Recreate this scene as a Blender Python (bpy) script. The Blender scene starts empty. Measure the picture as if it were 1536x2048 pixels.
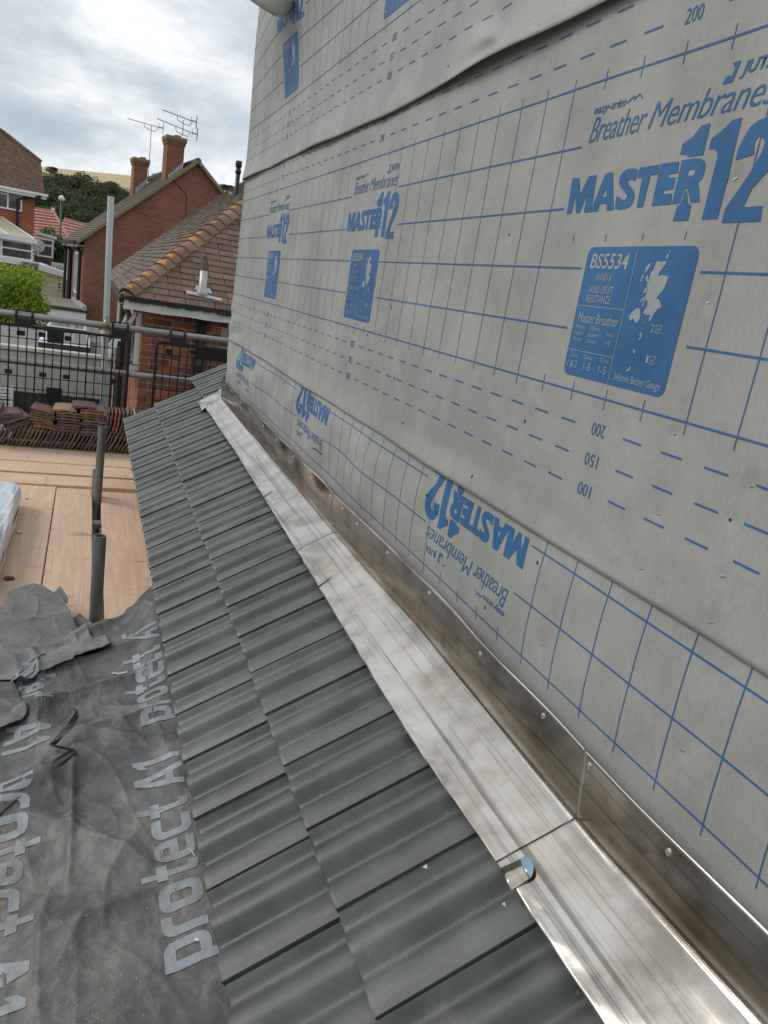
import bpy, bmesh, math, random
import numpy as np
from mathutils import Vector, Matrix

SC = bpy.context.scene
COL = SC.collection
rad = math.radians

# ------------------------------------------------------------------ camera
F_PX, CX, CZ = 1546.7, -0.777, 0.347
EUL = (rad(74.6635), rad(-8.8773), rad(-19.9060))
cam_d = bpy.data.cameras.new("camera")
cam = bpy.data.objects.new("camera", cam_d)
COL.objects.link(cam)
cam.location = (CX, 0, CZ)
cam.rotation_euler = EUL
cam_d.sensor_fit = 'VERTICAL'
cam_d.sensor_height = 32.0
cam_d.lens = 32.0 * F_PX / 2048
cam_d.clip_start = 0.05
cam_d.clip_end = 5000
SC.camera = cam

# ------------------------------------------------------------------ world
w = bpy.data.worlds.new("World")
SC.world = w
w.use_nodes = True
nt = w.node_tree
nt.nodes.clear()
def N(tree, kind, **kw):
    n = tree.nodes.new(kind)
    for k, v in kw.items():
        if k == 'inp':
            for a, b in v.items():
                n.inputs[a].default_value = b
        else:
            setattr(n, k, v)
    return n
SUN_EL, SUN_AZ = rad(39), rad(298)      # azimuth clockwise from +Y
out = N(nt, 'ShaderNodeOutputWorld')
bg = N(nt, 'ShaderNodeBackground', inp={'Strength': 0.1})
sky = N(nt, 'ShaderNodeTexSky', sky_type='NISHITA', sun_disc=False, sun_elevation=SUN_EL,
        sun_rotation=SUN_AZ, dust_density=3.0, air_density=1.0)
tc = N(nt, 'ShaderNodeTexCoord')
mp = N(nt, 'ShaderNodeMapping', inp={'Location': (0.35, 1.9, 0.6), 'Scale': (1.0, 1.0, 2.1)})
n1 = N(nt, 'ShaderNodeTexNoise', inp={'Scale': 4.2, 'Detail': 10.0, 'Roughness': 0.58, 'Distortion': 0.25})
nt.links.new(tc.outputs['Generated'], mp.inputs[0])
nt.links.new(mp.outputs[0], n1.inputs['Vector'])
r1 = N(nt, 'ShaderNodeValToRGB')
r1.color_ramp.elements[0].position = 0.38
r1.color_ramp.elements[0].color = (3.9, 4.65, 5.3, 1)
r1.color_ramp.elements[1].position = 0.66
r1.color_ramp.elements[1].color = (9.0, 9.2, 9.2, 1)
e = r1.color_ramp.elements.new(0.49)
e.color = (5.3, 5.85, 6.3, 1)
nt.links.new(n1.outputs['Fac'], r1.inputs[0])
mx = N(nt, 'ShaderNodeMix', data_type='RGBA', inp={0: 0.94})
nt.links.new(sky.outputs[0], mx.inputs[6])
nt.links.new(r1.outputs[0], mx.inputs[7])
nt.links.new(mx.outputs[2], bg.inputs['Color'])
nt.links.new(bg.outputs[0], out.inputs[0])

# ------------------------------------------------------------------ sun + exposure
sun_d = bpy.data.lights.new("sun", 'SUN')
sun = bpy.data.objects.new("sun", sun_d)
COL.objects.link(sun)
sun_d.energy = 1.15
sun_d.angle = rad(22)
sun_d.color = (1.0, 0.95, 0.88)
sdir = Vector((math.sin(SUN_AZ) * math.cos(SUN_EL), math.cos(SUN_AZ) * math.cos(SUN_EL), math.sin(SUN_EL)))
sun.rotation_euler = sdir.to_track_quat('Z', 'Y').to_euler()
sun.location = (-20, -8, 30)
SC.view_settings.view_transform = 'Standard'
SC.view_settings.look = 'None'
SC.view_settings.exposure = 0.32
SC.view_settings.gamma = 1.0
SC.view_settings.use_curve_mapping = False

# ------------------------------------------------------------------ helpers
RM = cam.rotation_euler.to_matrix()
CAM = Vector((CX, 0, CZ))
def ray(px, py):
    return RM @ Vector(((px - 768) / F_PX, -(py - 1024) / F_PX, -1.0))
def atY(px, py, y):
    r = ray(px, py); return CAM + r * (y / r.y)
def atZ(px, py, z):
    r = ray(px, py); return CAM + r * ((z - CZ) / r.z)
def atX(px, py, x):
    r = ray(px, py); return CAM + r * ((x - CX) / r.x)

def sn(seed, k, n=7, aspect=(1, 1)):
    """smooth band-limited noise, about -1..1, of two numpy arrays; k = mean wave number"""
    rs = np.random.RandomState(seed)
    th = rs.uniform(0, 2 * np.pi, n); kk = k * rs.uniform(0.5, 1.6, n); ph = rs.uniform(0, 6.28, n)
    def f(a, b):
        r = 0
        for i in range(n):
            r = r + np.sin(kk[i] * (np.cos(th[i]) * a * aspect[0] + np.sin(th[i]) * b * aspect[1]) + ph[i])
        return r / (n ** 0.5 * 1.2)
    return f
def sstep(a, b, x):
    t = np.clip((x - a) / (b - a), 0, 1)
    return t * t * (3 - 2 * t)

MATS = {}
def mat(name, col, rough=0.7, metal=0.0, col2=None, nscale=6.0, nstretch=(1, 1, 1), bump=0.0, bscale=80.0,
        bstretch=(1, 1, 1), detail=6.0, spec=0.5, lo=0.35, hi=0.65, dirt=None, dscale=3.0, dlo=0.55, dhi=0.7,
        bdist=0.002, rvar=0.0, coords='Object', objvar=0.0):
    if name in MATS: return MATS[name]
    m = bpy.data.materials.new(name); m.use_nodes = True
    t = m.node_tree; b = t.nodes['Principled BSDF']
    b.inputs['Roughness'].default_value = rough
    b.inputs['Metallic'].default_value = metal
    b.inputs['Specular IOR Level'].default_value = spec
    tcn = N(t, 'ShaderNodeTexCoord')
    src = tcn.outputs[coords]
    if coords == 'World':
        pass
    colsock = None
    if col2 is not None:
        mpn = N(t, 'ShaderNodeMapping', inp={'Scale': nstretch})
        t.links.new(src, mpn.inputs[0])
        ns = N(t, 'ShaderNodeTexNoise', inp={'Scale': nscale, 'Detail': detail, 'Roughness': 0.6})
        t.links.new(mpn.outputs[0], ns.inputs['Vector'])
        rr = N(t, 'ShaderNodeValToRGB')
        rr.color_ramp.elements[0].position = lo; rr.color_ramp.elements[0].color = (*col, 1)
        rr.color_ramp.elements[1].position = hi; rr.color_ramp.elements[1].color = (*col2, 1)
        t.links.new(ns.outputs['Fac'], rr.inputs[0])
        colsock = rr.outputs[0]
        if rvar:
            mr = N(t, 'ShaderNodeMapRange', inp={'To Min': rough - rvar, 'To Max': rough + rvar})
            t.links.new(ns.outputs['Fac'], mr.inputs[0])
            t.links.new(mr.outputs[0], b.inputs['Roughness'])
    if dirt is not None:
        nd = N(t, 'ShaderNodeTexNoise', inp={'Scale': dscale, 'Detail': 8.0, 'Roughness': 0.65})
        t.links.new(src, nd.inputs['Vector'])
        mr = N(t, 'ShaderNodeMapRange', inp={'From Min': dlo, 'From Max': dhi})
        t.links.new(nd.outputs['Fac'], mr.inputs[0])
        mm = N(t, 'ShaderNodeMix', data_type='RGBA')
        t.links.new(mr.outputs[0], mm.inputs[0])
        if colsock is None: mm.inputs[6].default_value = (*col, 1)
        else: t.links.new(colsock, mm.inputs[6])
        mm.inputs[7].default_value = (*dirt, 1)
        colsock = mm.outputs[2]
    if objvar:
        oi = N(t, 'ShaderNodeObjectInfo')
        hs = N(t, 'ShaderNodeHueSaturation')
        mr = N(t, 'ShaderNodeMapRange', inp={'To Min': 1 - objvar, 'To Max': 1 + objvar})
        t.links.new(oi.outputs['Random'], mr.inputs[0])
        t.links.new(mr.outputs[0], hs.inputs['Value'])
        if colsock is None: hs.inputs['Color'].default_value = (*col, 1)
        else: t.links.new(colsock, hs.inputs['Color'])
        colsock = hs.outputs[0]
    if colsock is None: b.inputs['Base Color'].default_value = (*col, 1)
    else: t.links.new(colsock, b.inputs['Base Color'])
    if bump:
        mpb = N(t, 'ShaderNodeMapping', inp={'Scale': bstretch})
        t.links.new(src, mpb.inputs[0])
        nb = N(t, 'ShaderNodeTexNoise', inp={'Scale': bscale, 'Detail': 5.0, 'Roughness': 0.6})
        t.links.new(mpb.outputs[0], nb.inputs['Vector'])
        bp = N(t, 'ShaderNodeBump', inp={'Strength': bump, 'Distance': bdist})
        t.links.new(nb.outputs['Fac'], bp.inputs['Height'])
        t.links.new(bp.outputs[0], b.inputs['Normal'])
    MATS[name] = m
    return m

def wpos(o):
    v = Vector((0, 0, 0))
    while o is not None:
        v += o.location; o = o.parent
    return v
def link(name, me, m, parent=None, smooth=False, origin=None):
    """me holds world coordinates; the object is put at its parent's origin (or at origin)"""
    if m is not None: me.materials.append(m)
    o = bpy.data.objects.new(name, me); COL.objects.link(o)
    base = wpos(parent) if parent is not None else Vector((0, 0, 0))
    org = Vector(origin) if origin is not None else base
    if org.length > 0: me.transform(Matrix.Translation(-org))
    if parent is not None: o.parent = parent
    o.location = org - base
    if smooth:
        me.polygons.foreach_set('use_smooth', [True] * len(me.polygons))
    return o
def tag(o, label=None, cat=None, group=None, kind=None):
    if label: o['label'] = label
    if cat: o['category'] = cat
    if group: o['group'] = group
    if kind: o['kind'] = kind
    return o
def thing(name, loc, label, cat, group=None):
    o = bpy.data.objects.new(name, None); COL.objects.link(o)
    o.location = loc; o.empty_display_size = 0.1
    return tag(o, label, cat, group)

class MB:
    def __init__(s): s.v = []; s.f = []
    def add(s, vs, fs):
        n = len(s.v); s.v += [tuple(p) for p in vs]; s.f += [tuple(i + n for i in f) for f in fs]; return s
    def box(s, a, b):
        x0, y0, z0 = a; x1, y1, z1 = b
        return s.add([(x0, y0, z0), (x1, y0, z0), (x1, y1, z0), (x0, y1, z0), (x0, y0, z1), (x1, y0, z1), (x1, y1, z1), (x0, y1, z1)],
                     [(0, 3, 2, 1), (4, 5, 6, 7), (0, 1, 5, 4), (1, 2, 6, 5), (2, 3, 7, 6), (3, 0, 4, 7)])
    def hexa(s, p):   # 8 points, bottom 4 then top 4
        return s.add(p, [(0, 3, 2, 1), (4, 5, 6, 7), (0, 1, 5, 4), (1, 2, 6, 5), (2, 3, 7, 6), (3, 0, 4, 7)])
    def slab(s, quad, t):  # quad of 4 points, thickened against its normal
        q = [Vector(p) for p in quad]
        n = (q[1] - q[0]).cross(q[2] - q[0]).normalized() * t
        return s.hexa([p - n for p in q] + q)
    def bar(s, a, b, wd, h=None, up=(0, 0, 1)):
        a = Vector(a); b = Vector(b); d = (b - a).normalized(); h = h or wd
        u = Vector(up); sd = d.cross(u)
        if sd.length < 1e-4: sd = d.cross(Vector((1, 0, 0)))
        sd.normalize(); u = sd.cross(d).normalized()
        sd *= wd / 2; u *= h / 2
        return s.hexa([a - sd - u, a + sd - u, b + sd - u, b - sd - u, a - sd + u, a + sd + u, b + sd + u, b - sd + u])
    def tube(s, pts, r, n=12, hollow=0, caps=True):
        pts = [Vector(p) for p in pts]; rr = r if isinstance(r, (list, tuple)) else [r] * len(pts)
        base = len(s.v); prev = None
        for i, p in enumerate(pts):
            d = (pts[min(i + 1, len(pts) - 1)] - pts[max(i - 1, 0)]).normalized()
            if prev is None:
                x = d.cross(Vector((0, 0, 1)))
                if x.length < 1e-3: x = d.cross(Vector((1, 0, 0)))
            else: x = prev - d * prev.dot(d)
            x.normalize(); prev = x; y = d.cross(x)
            for k in range(n):
                a = 2 * math.pi * k / n
                s.v.append(tuple(p + (x * math.cos(a) + y * math.sin(a)) * rr[i]))
        for i in range(len(pts) - 1):
            for k in range(n):
                k2 = (k + 1) % n
                s.f.append((base + i * n + k, base + i * n + k2, base + (i + 1) * n + k2, base + (i + 1) * n + k))
        if caps:
            s.f.append(tuple(base + k for k in range(n))[::-1])
            s.f.append(tuple(base + (len(pts) - 1) * n + k for k in range(n)))
        return s
    def pipe(s, a, b, r, wall=0.004, n=16):      # open-ended steel tube
        a = Vector(a); b = Vector(b)
        s.tube([a, b], r, n, caps=False); o = len(s.v) - 2 * n
        s.tube([a, b], r - wall, n, caps=False); i = len(s.v) - 2 * n
        for e_ in (0, n):
            for k in range(n):
                k2 = (k + 1) % n
                s.f.append((o + e_ + k, o + e_ + k2, i + e_ + k2, i + e_ + k))
        return s
    def mesh(s, name):
        me = bpy.data.meshes.new(name); me.from_pydata(s.v, [], s.f); me.update(); return me
    def build(s, name, m, parent=None, smooth=False, origin=None, bevel=0):
        me = s.mesh(name)
        bm = bmesh.new(); bm.from_mesh(me); bmesh.ops.recalc_face_normals(bm, faces=bm.faces)
        if bevel: bmesh.ops.bevel(bm, geom=bm.edges[:], offset=bevel, segments=1, affect='EDGES')
        bm.to_mesh(me); bm.free()
        return link(name, me, m, parent, smooth, origin)

def gridmesh(name, P, keep=None, flip=False):
    """P: array rows x cols x 3; keep: optional (rows-1)x(cols-1) bool"""
    r, c, _ = P.shape
    idx = np.arange(r * c).reshape(r, c)
    q = np.stack([idx[:-1, :-1], idx[:-1, 1:], idx[1:, 1:], idx[1:, :-1]], -1)
    if flip: q = q[..., ::-1]
    q = q.reshape(-1, 4)
    if keep is not None: q = q[keep.reshape(-1)]
    V = P.reshape(-1, 3)
    if keep is not None:
        used = np.unique(q); rm = -np.ones(len(V), int); rm[used] = np.arange(len(used)); q = rm[q]; V = V[used]
    me = bpy.data.meshes.new(name)
    me.from_pydata(V.tolist(), [], q.tolist()); me.update()
    return me

# 2-D outlines -> triangles, clipped on a grid so that they can follow a wavy sheet
def fill2d(loops):
    cu = bpy.data.curves.new('tmp', 'CURVE'); cu.dimensions = '2D'; cu.fill_mode = 'BOTH'
    for lp in loops:
        sp = cu.splines.new('POLY'); sp.points.add(len(lp) - 1)
        for i, (a, b) in enumerate(lp): sp.points[i].co = (a, b, 0, 1)
        sp.use_cyclic_u = True
    o = bpy.data.objects.new('tmp', cu)
    me = bpy.data.meshes.new_from_object(o)
    bpy.data.objects.remove(o); bpy.data.curves.remove(cu)
    return me
def text2d(body, size=1.0, shear=0.0, offset=0.0, spacing=1.0):
    cu = bpy.data.curves.new('tmp', 'FONT'); cu.body = body; cu.size = size; cu.shear = shear; cu.offset = offset
    cu.fill_mode = 'BOTH'; cu.resolution_u = 3; cu.space_character = spacing
    o = bpy.data.objects.new('tmp', cu)
    me = bpy.data.meshes.new_from_object(o)
    bpy.data.objects.remove(o); bpy.data.curves.remove(cu)
    return me
def fit_text(body, u0, u1, v0, v1, shear=0.0, offset=0.0, spacing=1.0):
    """text mesh scaled into a box u0..u1 (width) and v0..v1 (its own extent)"""
    me = text2d(body, 1.0, shear, offset, spacing)
    co = np.empty(len(me.vertices) * 3); me.vertices.foreach_get('co', co); co = co.reshape(-1, 3)
    a, b = co[:, 0].min(), co[:, 0].max(); c, d = co[:, 1].min(), co[:, 1].max()
    co[:, 0] = u0 + (co[:, 0] - a) / (b - a) * (u1 - u0)
    co[:, 1] = v0 + (co[:, 1] - c) / (d - c) * (v1 - v0)
    me.vertices.foreach_set('co', co.reshape(-1)); return me
def join2d(meshes, step=0.025, cut=True):
    bm = bmesh.new()
    for me in meshes:
        bm.from_mesh(me); bpy.data.meshes.remove(me)
    bmesh.ops.triangulate(bm, faces=bm.faces)
    if cut and len(bm.verts):
        for ax in (0, 1):
            lo = min(v.co[ax] for v in bm.verts); hi = max(v.co[ax] for v in bm.verts)
            k = math.ceil(lo / step) * step
            while k < hi:
                no = Vector((1, 0, 0)) if ax == 0 else Vector((0, 1, 0)); co = Vector((k, 0, 0)) if ax == 0 else Vector((0, k, 0))
                bmesh.ops.bisect_plane(bm, geom=bm.verts[:] + bm.edges[:] + bm.faces[:], plane_co=co, plane_no=no, dist=1e-6)
                k += step
    me = bpy.data.meshes.new('flat'); bm.to_mesh(me); bm.free(); return me
def me_co(me):
    co = np.empty(len(me.vertices) * 3); me.vertices.foreach_get('co', co); return co.reshape(-1, 3)
def put_co(me, P):
    me.vertices.foreach_set('co', np.ascontiguousarray(P, dtype=float).reshape(-1)); me.update(); return me

# ------------------------------------------------------------------ materials
def membrane_mat(name, cols, rough=.6):
    """woven breather cloth: faint vertical fibre streaks, slow mottling, fine rib relief"""
    m = bpy.data.materials.new(name); m.use_nodes = True; t = m.node_tree; b = t.nodes['Principled BSDF']; L = t.links.new
    b.inputs['Roughness'].default_value = rough; b.inputs['Specular IOR Level'].default_value = .35
    o_ = N(t, 'ShaderNodeTexCoord').outputs['Object']
    mp_ = N(t, 'ShaderNodeMapping', inp={'Scale': (1, 1, .30)}); L(o_, mp_.inputs[0])
    a_ = N(t, 'ShaderNodeTexNoise', inp={'Scale': 240.0, 'Detail': 2.0, 'Roughness': .6}); L(mp_.outputs[0], a_.inputs['Vector'])
    c_ = N(t, 'ShaderNodeTexNoise', inp={'Scale': 5.0, 'Detail': 7.0, 'Roughness': .6}); L(o_, c_.inputs['Vector'])
    s1 = N(t, 'ShaderNodeMapRange', inp={'From Min': .3, 'From Max': .7, 'To Min': .93, 'To Max': 1.06}); L(a_.outputs['Fac'], s1.inputs[0])
    r = N(t, 'ShaderNodeValToRGB'); r.color_ramp.elements[0].position = .38; r.color_ramp.elements[0].color = (*cols[0], 1); r.color_ramp.elements[1].position = .64; r.color_ramp.elements[1].color = (*cols[1], 1); L(c_.outputs['Fac'], r.inputs[0])
    hs = N(t, 'ShaderNodeHueSaturation'); L(r.outputs[0], hs.inputs['Color']); L(s1.outputs[0], hs.inputs['Value']); L(hs.outputs[0], b.inputs['Base Color'])
    w_ = N(t, 'ShaderNodeTexNoise', inp={'Scale': 26.0, 'Detail': 4.0, 'Roughness': .55}); L(mp_.outputs[0], w_.inputs['Vector'])
    b1 = N(t, 'ShaderNodeBump', inp={'Strength': .35, 'Distance': .0007}); L(a_.outputs['Fac'], b1.inputs['Height'])
    b2 = N(t, 'ShaderNodeBump', inp={'Strength': .35, 'Distance': .0022}); L(w_.outputs['Fac'], b2.inputs['Height']); L(b1.outputs[0], b2.inputs['Normal']); L(b2.outputs[0], b.inputs['Normal'])
    return m
M_MEM = membrane_mat('membrane_cloth', ((.295, .292, .280), (.370, .366, .350)))
M_BLUE = membrane_mat('membrane_print_blue', ((.026, .108, .25), (.042, .145, .315)))
M_LINE = membrane_mat('membrane_print_line', ((.030, .103, .25), (.052, .145, .305)))
M_PALE = membrane_mat('membrane_print_pale', ((.28, .32, .34), (.36, .37, .37)))
M_STEEL = mat('staple_steel', (0.8, 0.8, 0.78), 0.3, 1.0)
M_DARK = mat('hole_dark', (0.02, 0.02, 0.02), 0.8)
M_TIMB = mat('timber_sheathing', (0.42, 0.30, 0.18), 0.8)

# ------------------------------------------------------------------ the membrane-clad wall
S0, RC = 4.685, 0.035
LA = RC * math.pi / 2
def corner(s):
    """arc length along the wall -> x, y, and outward normal"""
    s = np.asarray(s, float)
    a = np.clip((s - S0) / RC, 0, math.pi / 2)
    x = RC - RC * np.cos(a) + np.maximum(s - S0 - LA, 0)
    y = np.minimum(s, S0) + RC * np.sin(a)
    return x, y, -np.cos(a), np.sin(a)

nA, nB, nC, nD = sn(1, 5), sn(2, 14), sn(3, 3.2), sn(4, 40, aspect=(1, .35))
nE, nF = sn(5, 7), sn(6, 22)
STAPLES = {   # (distance along wall, height), read off the photograph
    'mid': [(1.455, .703), (.879, .569), (1.463, .833), (1.468, .51), (1.73, .625), (.87, .411), (.869, .23), (.714, .197),
            (.732, .147), (.859, .114), (.864, .028), (.719, .074), (.714, .012), (1.15, .10), (1.75, .10), (1.755, .25), (1.76, .41),
            (2.05, .16), (2.07, .33), (2.06, .50), (2.36, .12), (2.62, .22), (2.65, .40), (2.35, .62), (2.98, .14), (3.02, .33),
            (3.3, .56), (3.36, .19), (3.65, .32), (3.98, .16), (4.02, .36), (4.36, .22), (2.4, .815), (3.05, .79), (3.9, .60)],
    'up': [(1.616, .894), (1.489, .893), (1.369, .897), (1.91, .90), (2.32, .915), (2.83, .895), (3.4, .90), (2.55, 1.24), (4.05, 1.12), (4.6, 1.2)],
    'low': [(1.31, -.015), (1.055, -.19), (1.545, -.11), (1.48, -.205), (2.13, -.12), (.70, -.17), (2.9, -.21)]}
def wrinkle(s, z, s0, z0, ang, L, wd, A):
    """a pulled crease that starts at s0,z0 and fades along ang"""
    u = (s - s0) * math.cos(ang) + (z - z0) * math.sin(ang); v = -(s - s0) * math.sin(ang) + (z - z0) * math.cos(ang)
    return A * np.exp(-(v / (wd * (0.35 + np.clip(u / L, 0, 1.5)))) ** 2) * sstep(-.01, .03, u) * np.exp(-np.clip(u, 0, 9) / L)
def dimples(kind, s, z, near=None):
    r = 0
    for (a, b) in STAPLES[kind]:
        d2 = ((s - a) ** 2 + ((z - b) * 1.25) ** 2)
        r = r - 0.0026 * np.exp(-d2 / (2 * 0.007 ** 2)) - 0.0008 * np.exp(-d2 / (2 * 0.03 ** 2))
    return r
def out_mid(s, z):
    o = 0.0035 + 0.0011 * nA(s, z) + 0.0005 * nB(s, z) + 0.00016 * nF(s, z)
    o = o + sstep(0.05, -0.02, z) * (0.0075 + 0.004 * nE(s, s * 0))                # loose lower hem
    o = o + sstep(4.1, 4.75, s) * sstep(0.3, 0.0, z) * (0.006 * np.sin(z * 55 + s * 9) + .004)
    for (a, b, an, L, wd, A) in [(4.06, -.005, 1.9, .05, .016, .011), (3.65, .04, 2.4, .06, .02, .006), (3.05, .01, 1.2, .05, .02, .004),
                                 (4.6, .2, 1.7, .3, .03, .008), (4.5, -.01, .9, .15, .03, .010), (4.66, .5, 1.5, .2, .012, .003), (3.25, .79, .4, .3, .012, .004),
                                 (.9, .02, .3, .2, .03, .003)]:
        o = o + wrinkle(s, z, a, b, an, L, wd, A)
    return o + dimples('mid', s, z)
def out_low(s, z):
    b = sstep(.02, -.10, z) * sstep(-.30, -.17, z)
    o = 0.001 + 0.0008 * nA(s, z) + b * (0.0125 + 0.007 * nE(s * .8, z) + 0.002 * nB(s, z * .6) + 0.010 * sstep(3.2, 4.3, s) * np.abs(nE(s + 3, z))) * sstep(4.75, 4.5, s)
    o = o + b * 0.007 * np.sin((s + 1.1 * z) * 11) * sstep(1.6, 2.6, s)
    return o + dimples('low', s, z)
def out_up(s, z):
    o = 0.0065 + 0.0014 * nA(s + 9, z) + 0.0006 * nB(s, z + 4) + 0.00016 * nF(s, z)
    hem = sstep(0.97, 0.85, z)
    o = o + hem * (0.010 + 0.006 * nE(s + 2, s * 0) + 0.016 * np.exp(-((s - 1.65) / .38) ** 2) + 0.003 * sstep(4.0, 4.6, s))
    o = o + 0.062 * sstep(1.08, 1.56, z) * np.exp(-((s - 3.80) / .72) ** 2)
    for (a, b, an, L, wd, A) in [(1.62, .893, .25, .25, .03, .012), (1.62, .893, .75, .2, .02, -.006), (1.62, .893, -.05, .3, .02, -.007), (2.3, .915, 1.2, .09, .02, .004),
                                 (2.95, 1.03, 1.5, .08, .012, .005), (2.9, .93, 1.3, .08, .012, .005), (2.83, .895, 1.8, .12, .03, -.004), (4.5, .9, 2.0, .25, .03, .004)]:
        o = o + wrinkle(s, z, a, b, an, L, wd, A)
    return o + dimples('up', s, z)
OUT = {'mid': out_mid, 'low': out_low, 'up': out_up}
Z_UP = 0.865
def edge_up(s):   # height of the upper sheet's lower hem
    return -0.001 - 0.010 * np.exp(-((s - 2.4) / .6) ** 2) + 0.003 * nE(s * 1.3, s * 0 + 5) + .006 * sstep(1.5, 1.2, s)
def edge_mid(s):
    return -0.012 + 0.0022 * nE(s * 1.2, s * 0 + 1) - 0.004 * sstep(4.0, 4.7, s)
def on_sheet(kind, s, z, lift=0.0):
    """sheet coordinates -> world"""
    x, y, nx, ny = corner(s)
    o = OUT[kind](s, z) + lift
    return np.stack([x + nx * o, y + ny * o, z], -1)

SG = [0.15]
while SG[-1] < S0 + LA + 0.35:
    SG.append(SG[-1] + (0.006 if SG[-1] < 1.2 else min(0.018, 0.006 * SG[-1] / 1.2)))
SG = np.array(SG)
def make_sheet(kind, z0f, z1, dz):
    nrow = int(abs(z1 - float(np.mean(z0f(SG)))) / dz) + 1
    t = np.linspace(0, 1, nrow)[:, None]
    zb = z0f(SG)[None, :]
    Z = zb + (z1 - zb) * t
    S = np.broadcast_to(SG[None, :], Z.shape)
    return gridmesh('membrane_sheet', on_sheet(kind, S, Z), flip=False)

wall = thing('membrane_wall', (0.1, 2.4, -0.45), 'tall wall wrapped in grey breather membrane printed with blue grid lines and logos', 'wall')
# sheathing behind the membrane, a few millimetres inside it
mb = MB().box((0.045, -1.2, -0.6), (0.6, S0 + RC - 0.012, 2.6)); 
mb.build('sheathing', M_TIMB, wall)
sheets = {}
for kind, zf, z1, dz, lab in [('low', lambda s: -0.31 + 0 * s, 0.05, 0.008, 'narrow lowest membrane strip, printed upside down and bulging'),
                              ('mid', edge_mid, 0.90, 0.0085, 'broad middle membrane sheet with loose lower hem'),
                              ('up', lambda s: Z_UP + edge_up(s), 2.2, 0.0085, 'upper membrane sheet lapping over the one below')]:
    me = make_sheet(kind, zf, z1, dz)
    o = link('membrane_sheet', me, M_MEM, wall, smooth=True)
    o['label'] = lab
    sm = o.modifiers.new('thickness', 'SOLIDIFY'); sm.thickness = 0.0009; sm.offset = 0
    sheets[kind] = o

# how a sheet's print maps onto the wall: u = distance from the wall's near side of a repeat, v = height on the sheet
PER = 1.322
def place_print(kind, me, name, m, lift, s_of_u, v_of):
    co = me_co(me)
    s = s_of_u(co[:, 0]); z = v_of(co[:, 1], co[:, 0])
    put_co(me, on_sheet(kind, s, z, lift))
    o = link(name, me, m, sheets[kind]); return o

def px2uv(pts, ox, oy, sc, y0=1.267, per=0.0):
    r = []
    for (a, b) in pts:
        p = atX(ox + a / sc, oy + b / sc, 0.0)
        r.append((y0 + per - p.y, p.z))
    return r
G = (1130, 220, 3.7833)
LOGO = [
 [[(28,790),(72,522),(125,518),(130,640),(200,503),(256,496),(212,775),(158,780),(182,640),(125,782),(98,785),(92,645),(65,787)]],
 [[(208,775),(320,492),(340,480),(380,476),(385,760),(330,765),(330,710),(280,716),(262,770)],[(298,663),(330,658),(330,590)]],
 [[(395,750),(403,668),(412,656),(424,662),(445,680),(470,682),(486,668),(485,650),(465,620),(440,590),(427,560),(432,520),(450,480),(480,455),(520,446),(555,447),(566,457),(555,530),(545,542),(528,530),(505,533),(490,548),(498,565),(520,590),(540,620),(545,655),(535,700),(510,735),(470,752),(430,757)]],
 [[(568,520),(570,470),(588,440),(733,418),(718,490),(665,498),(608,738),(560,742),(603,516)]],
 [[(672,730),(742,412),(882,393),(870,480),(806,490),(798,520),(855,512),(836,604),(766,613),(758,642),(828,634),(818,718)]],
 [[(825,715),(903,384),(1010,368),(1050,374),(1073,392),(1080,425),(1072,470),(1055,520),(1022,552),(1030,600),(1034,700),(965,703),(945,600),(918,602),(880,712)],[(942,508),(952,460),(990,452),(1002,465),(996,488),(980,500)]],
 [[(887,340),(908,262),(985,205),(1052,120),(1117,105),(1062,345),(950,360),(935,342)]],
 [[(833,845),(865,735),(888,720),(925,612),(940,615),(945,700),(970,728),(948,840)]],
 [[(1105,300),(1125,220),(1200,165),(1290,78),(1357,62),(1170,828),(1050,832),(1168,360),(1168,320),(1150,300)]]]
letters = []
for ch in LOGO:
    letters.append(fill2d([px2uv(lp, *G) for lp in ch]))
two = [(1355,378),(1362,330),(1375,285),(1385,255),(1400,235),(1418,225),(1432,232),(1440,262),(1440,315),(1430,370),(1408,430),(1380,490),(1363,560),(1396,556),(1391,615),(1324,616),(1332,560),(1380,425),(1400,360),(1407,320),(1404,300),(1396,297),(1390,315),(1387,362)]
letters.append(fill2d([[(u + .016, v) for u, v in px2uv(two, 450, 330, 4.1514, per=PER)]]))
logo_big = join2d(letters)
small = [fit_text('Breather', .024, .172, .6535, .693, shear=.30, offset=-.006, spacing=.95),
         fit_text('Membranes', .180, .425, .6545, .692, shear=.30, offset=-.006, spacing=.95),
         fit_text('easy-trim', .023, .110, .6945, .7115, shear=.28, offset=.012),
         fit_text('JUTA', .352, .412, .6935, .7145, shear=.22, offset=.022)]
small.append(fill2d([[(.112,.703),(.127,.7115),(.132,.708),(.1285,.7065),(.1275,.7085),(.114,.7015)]]))
small.append(fill2d([[(.128,.705),(.141,.7125),(.152,.7035),(.150,.7025),(.141,.7095),(.130,.7035)]]))
small.append(fill2d([[(.322,.692),(.325,.7005),(.331,.7015),(.336,.700),(.340,.708),(.332,.7165),(.347,.7165),(.341,.694),(.338,.692)]]))
logo_small = join2d(small)

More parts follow.
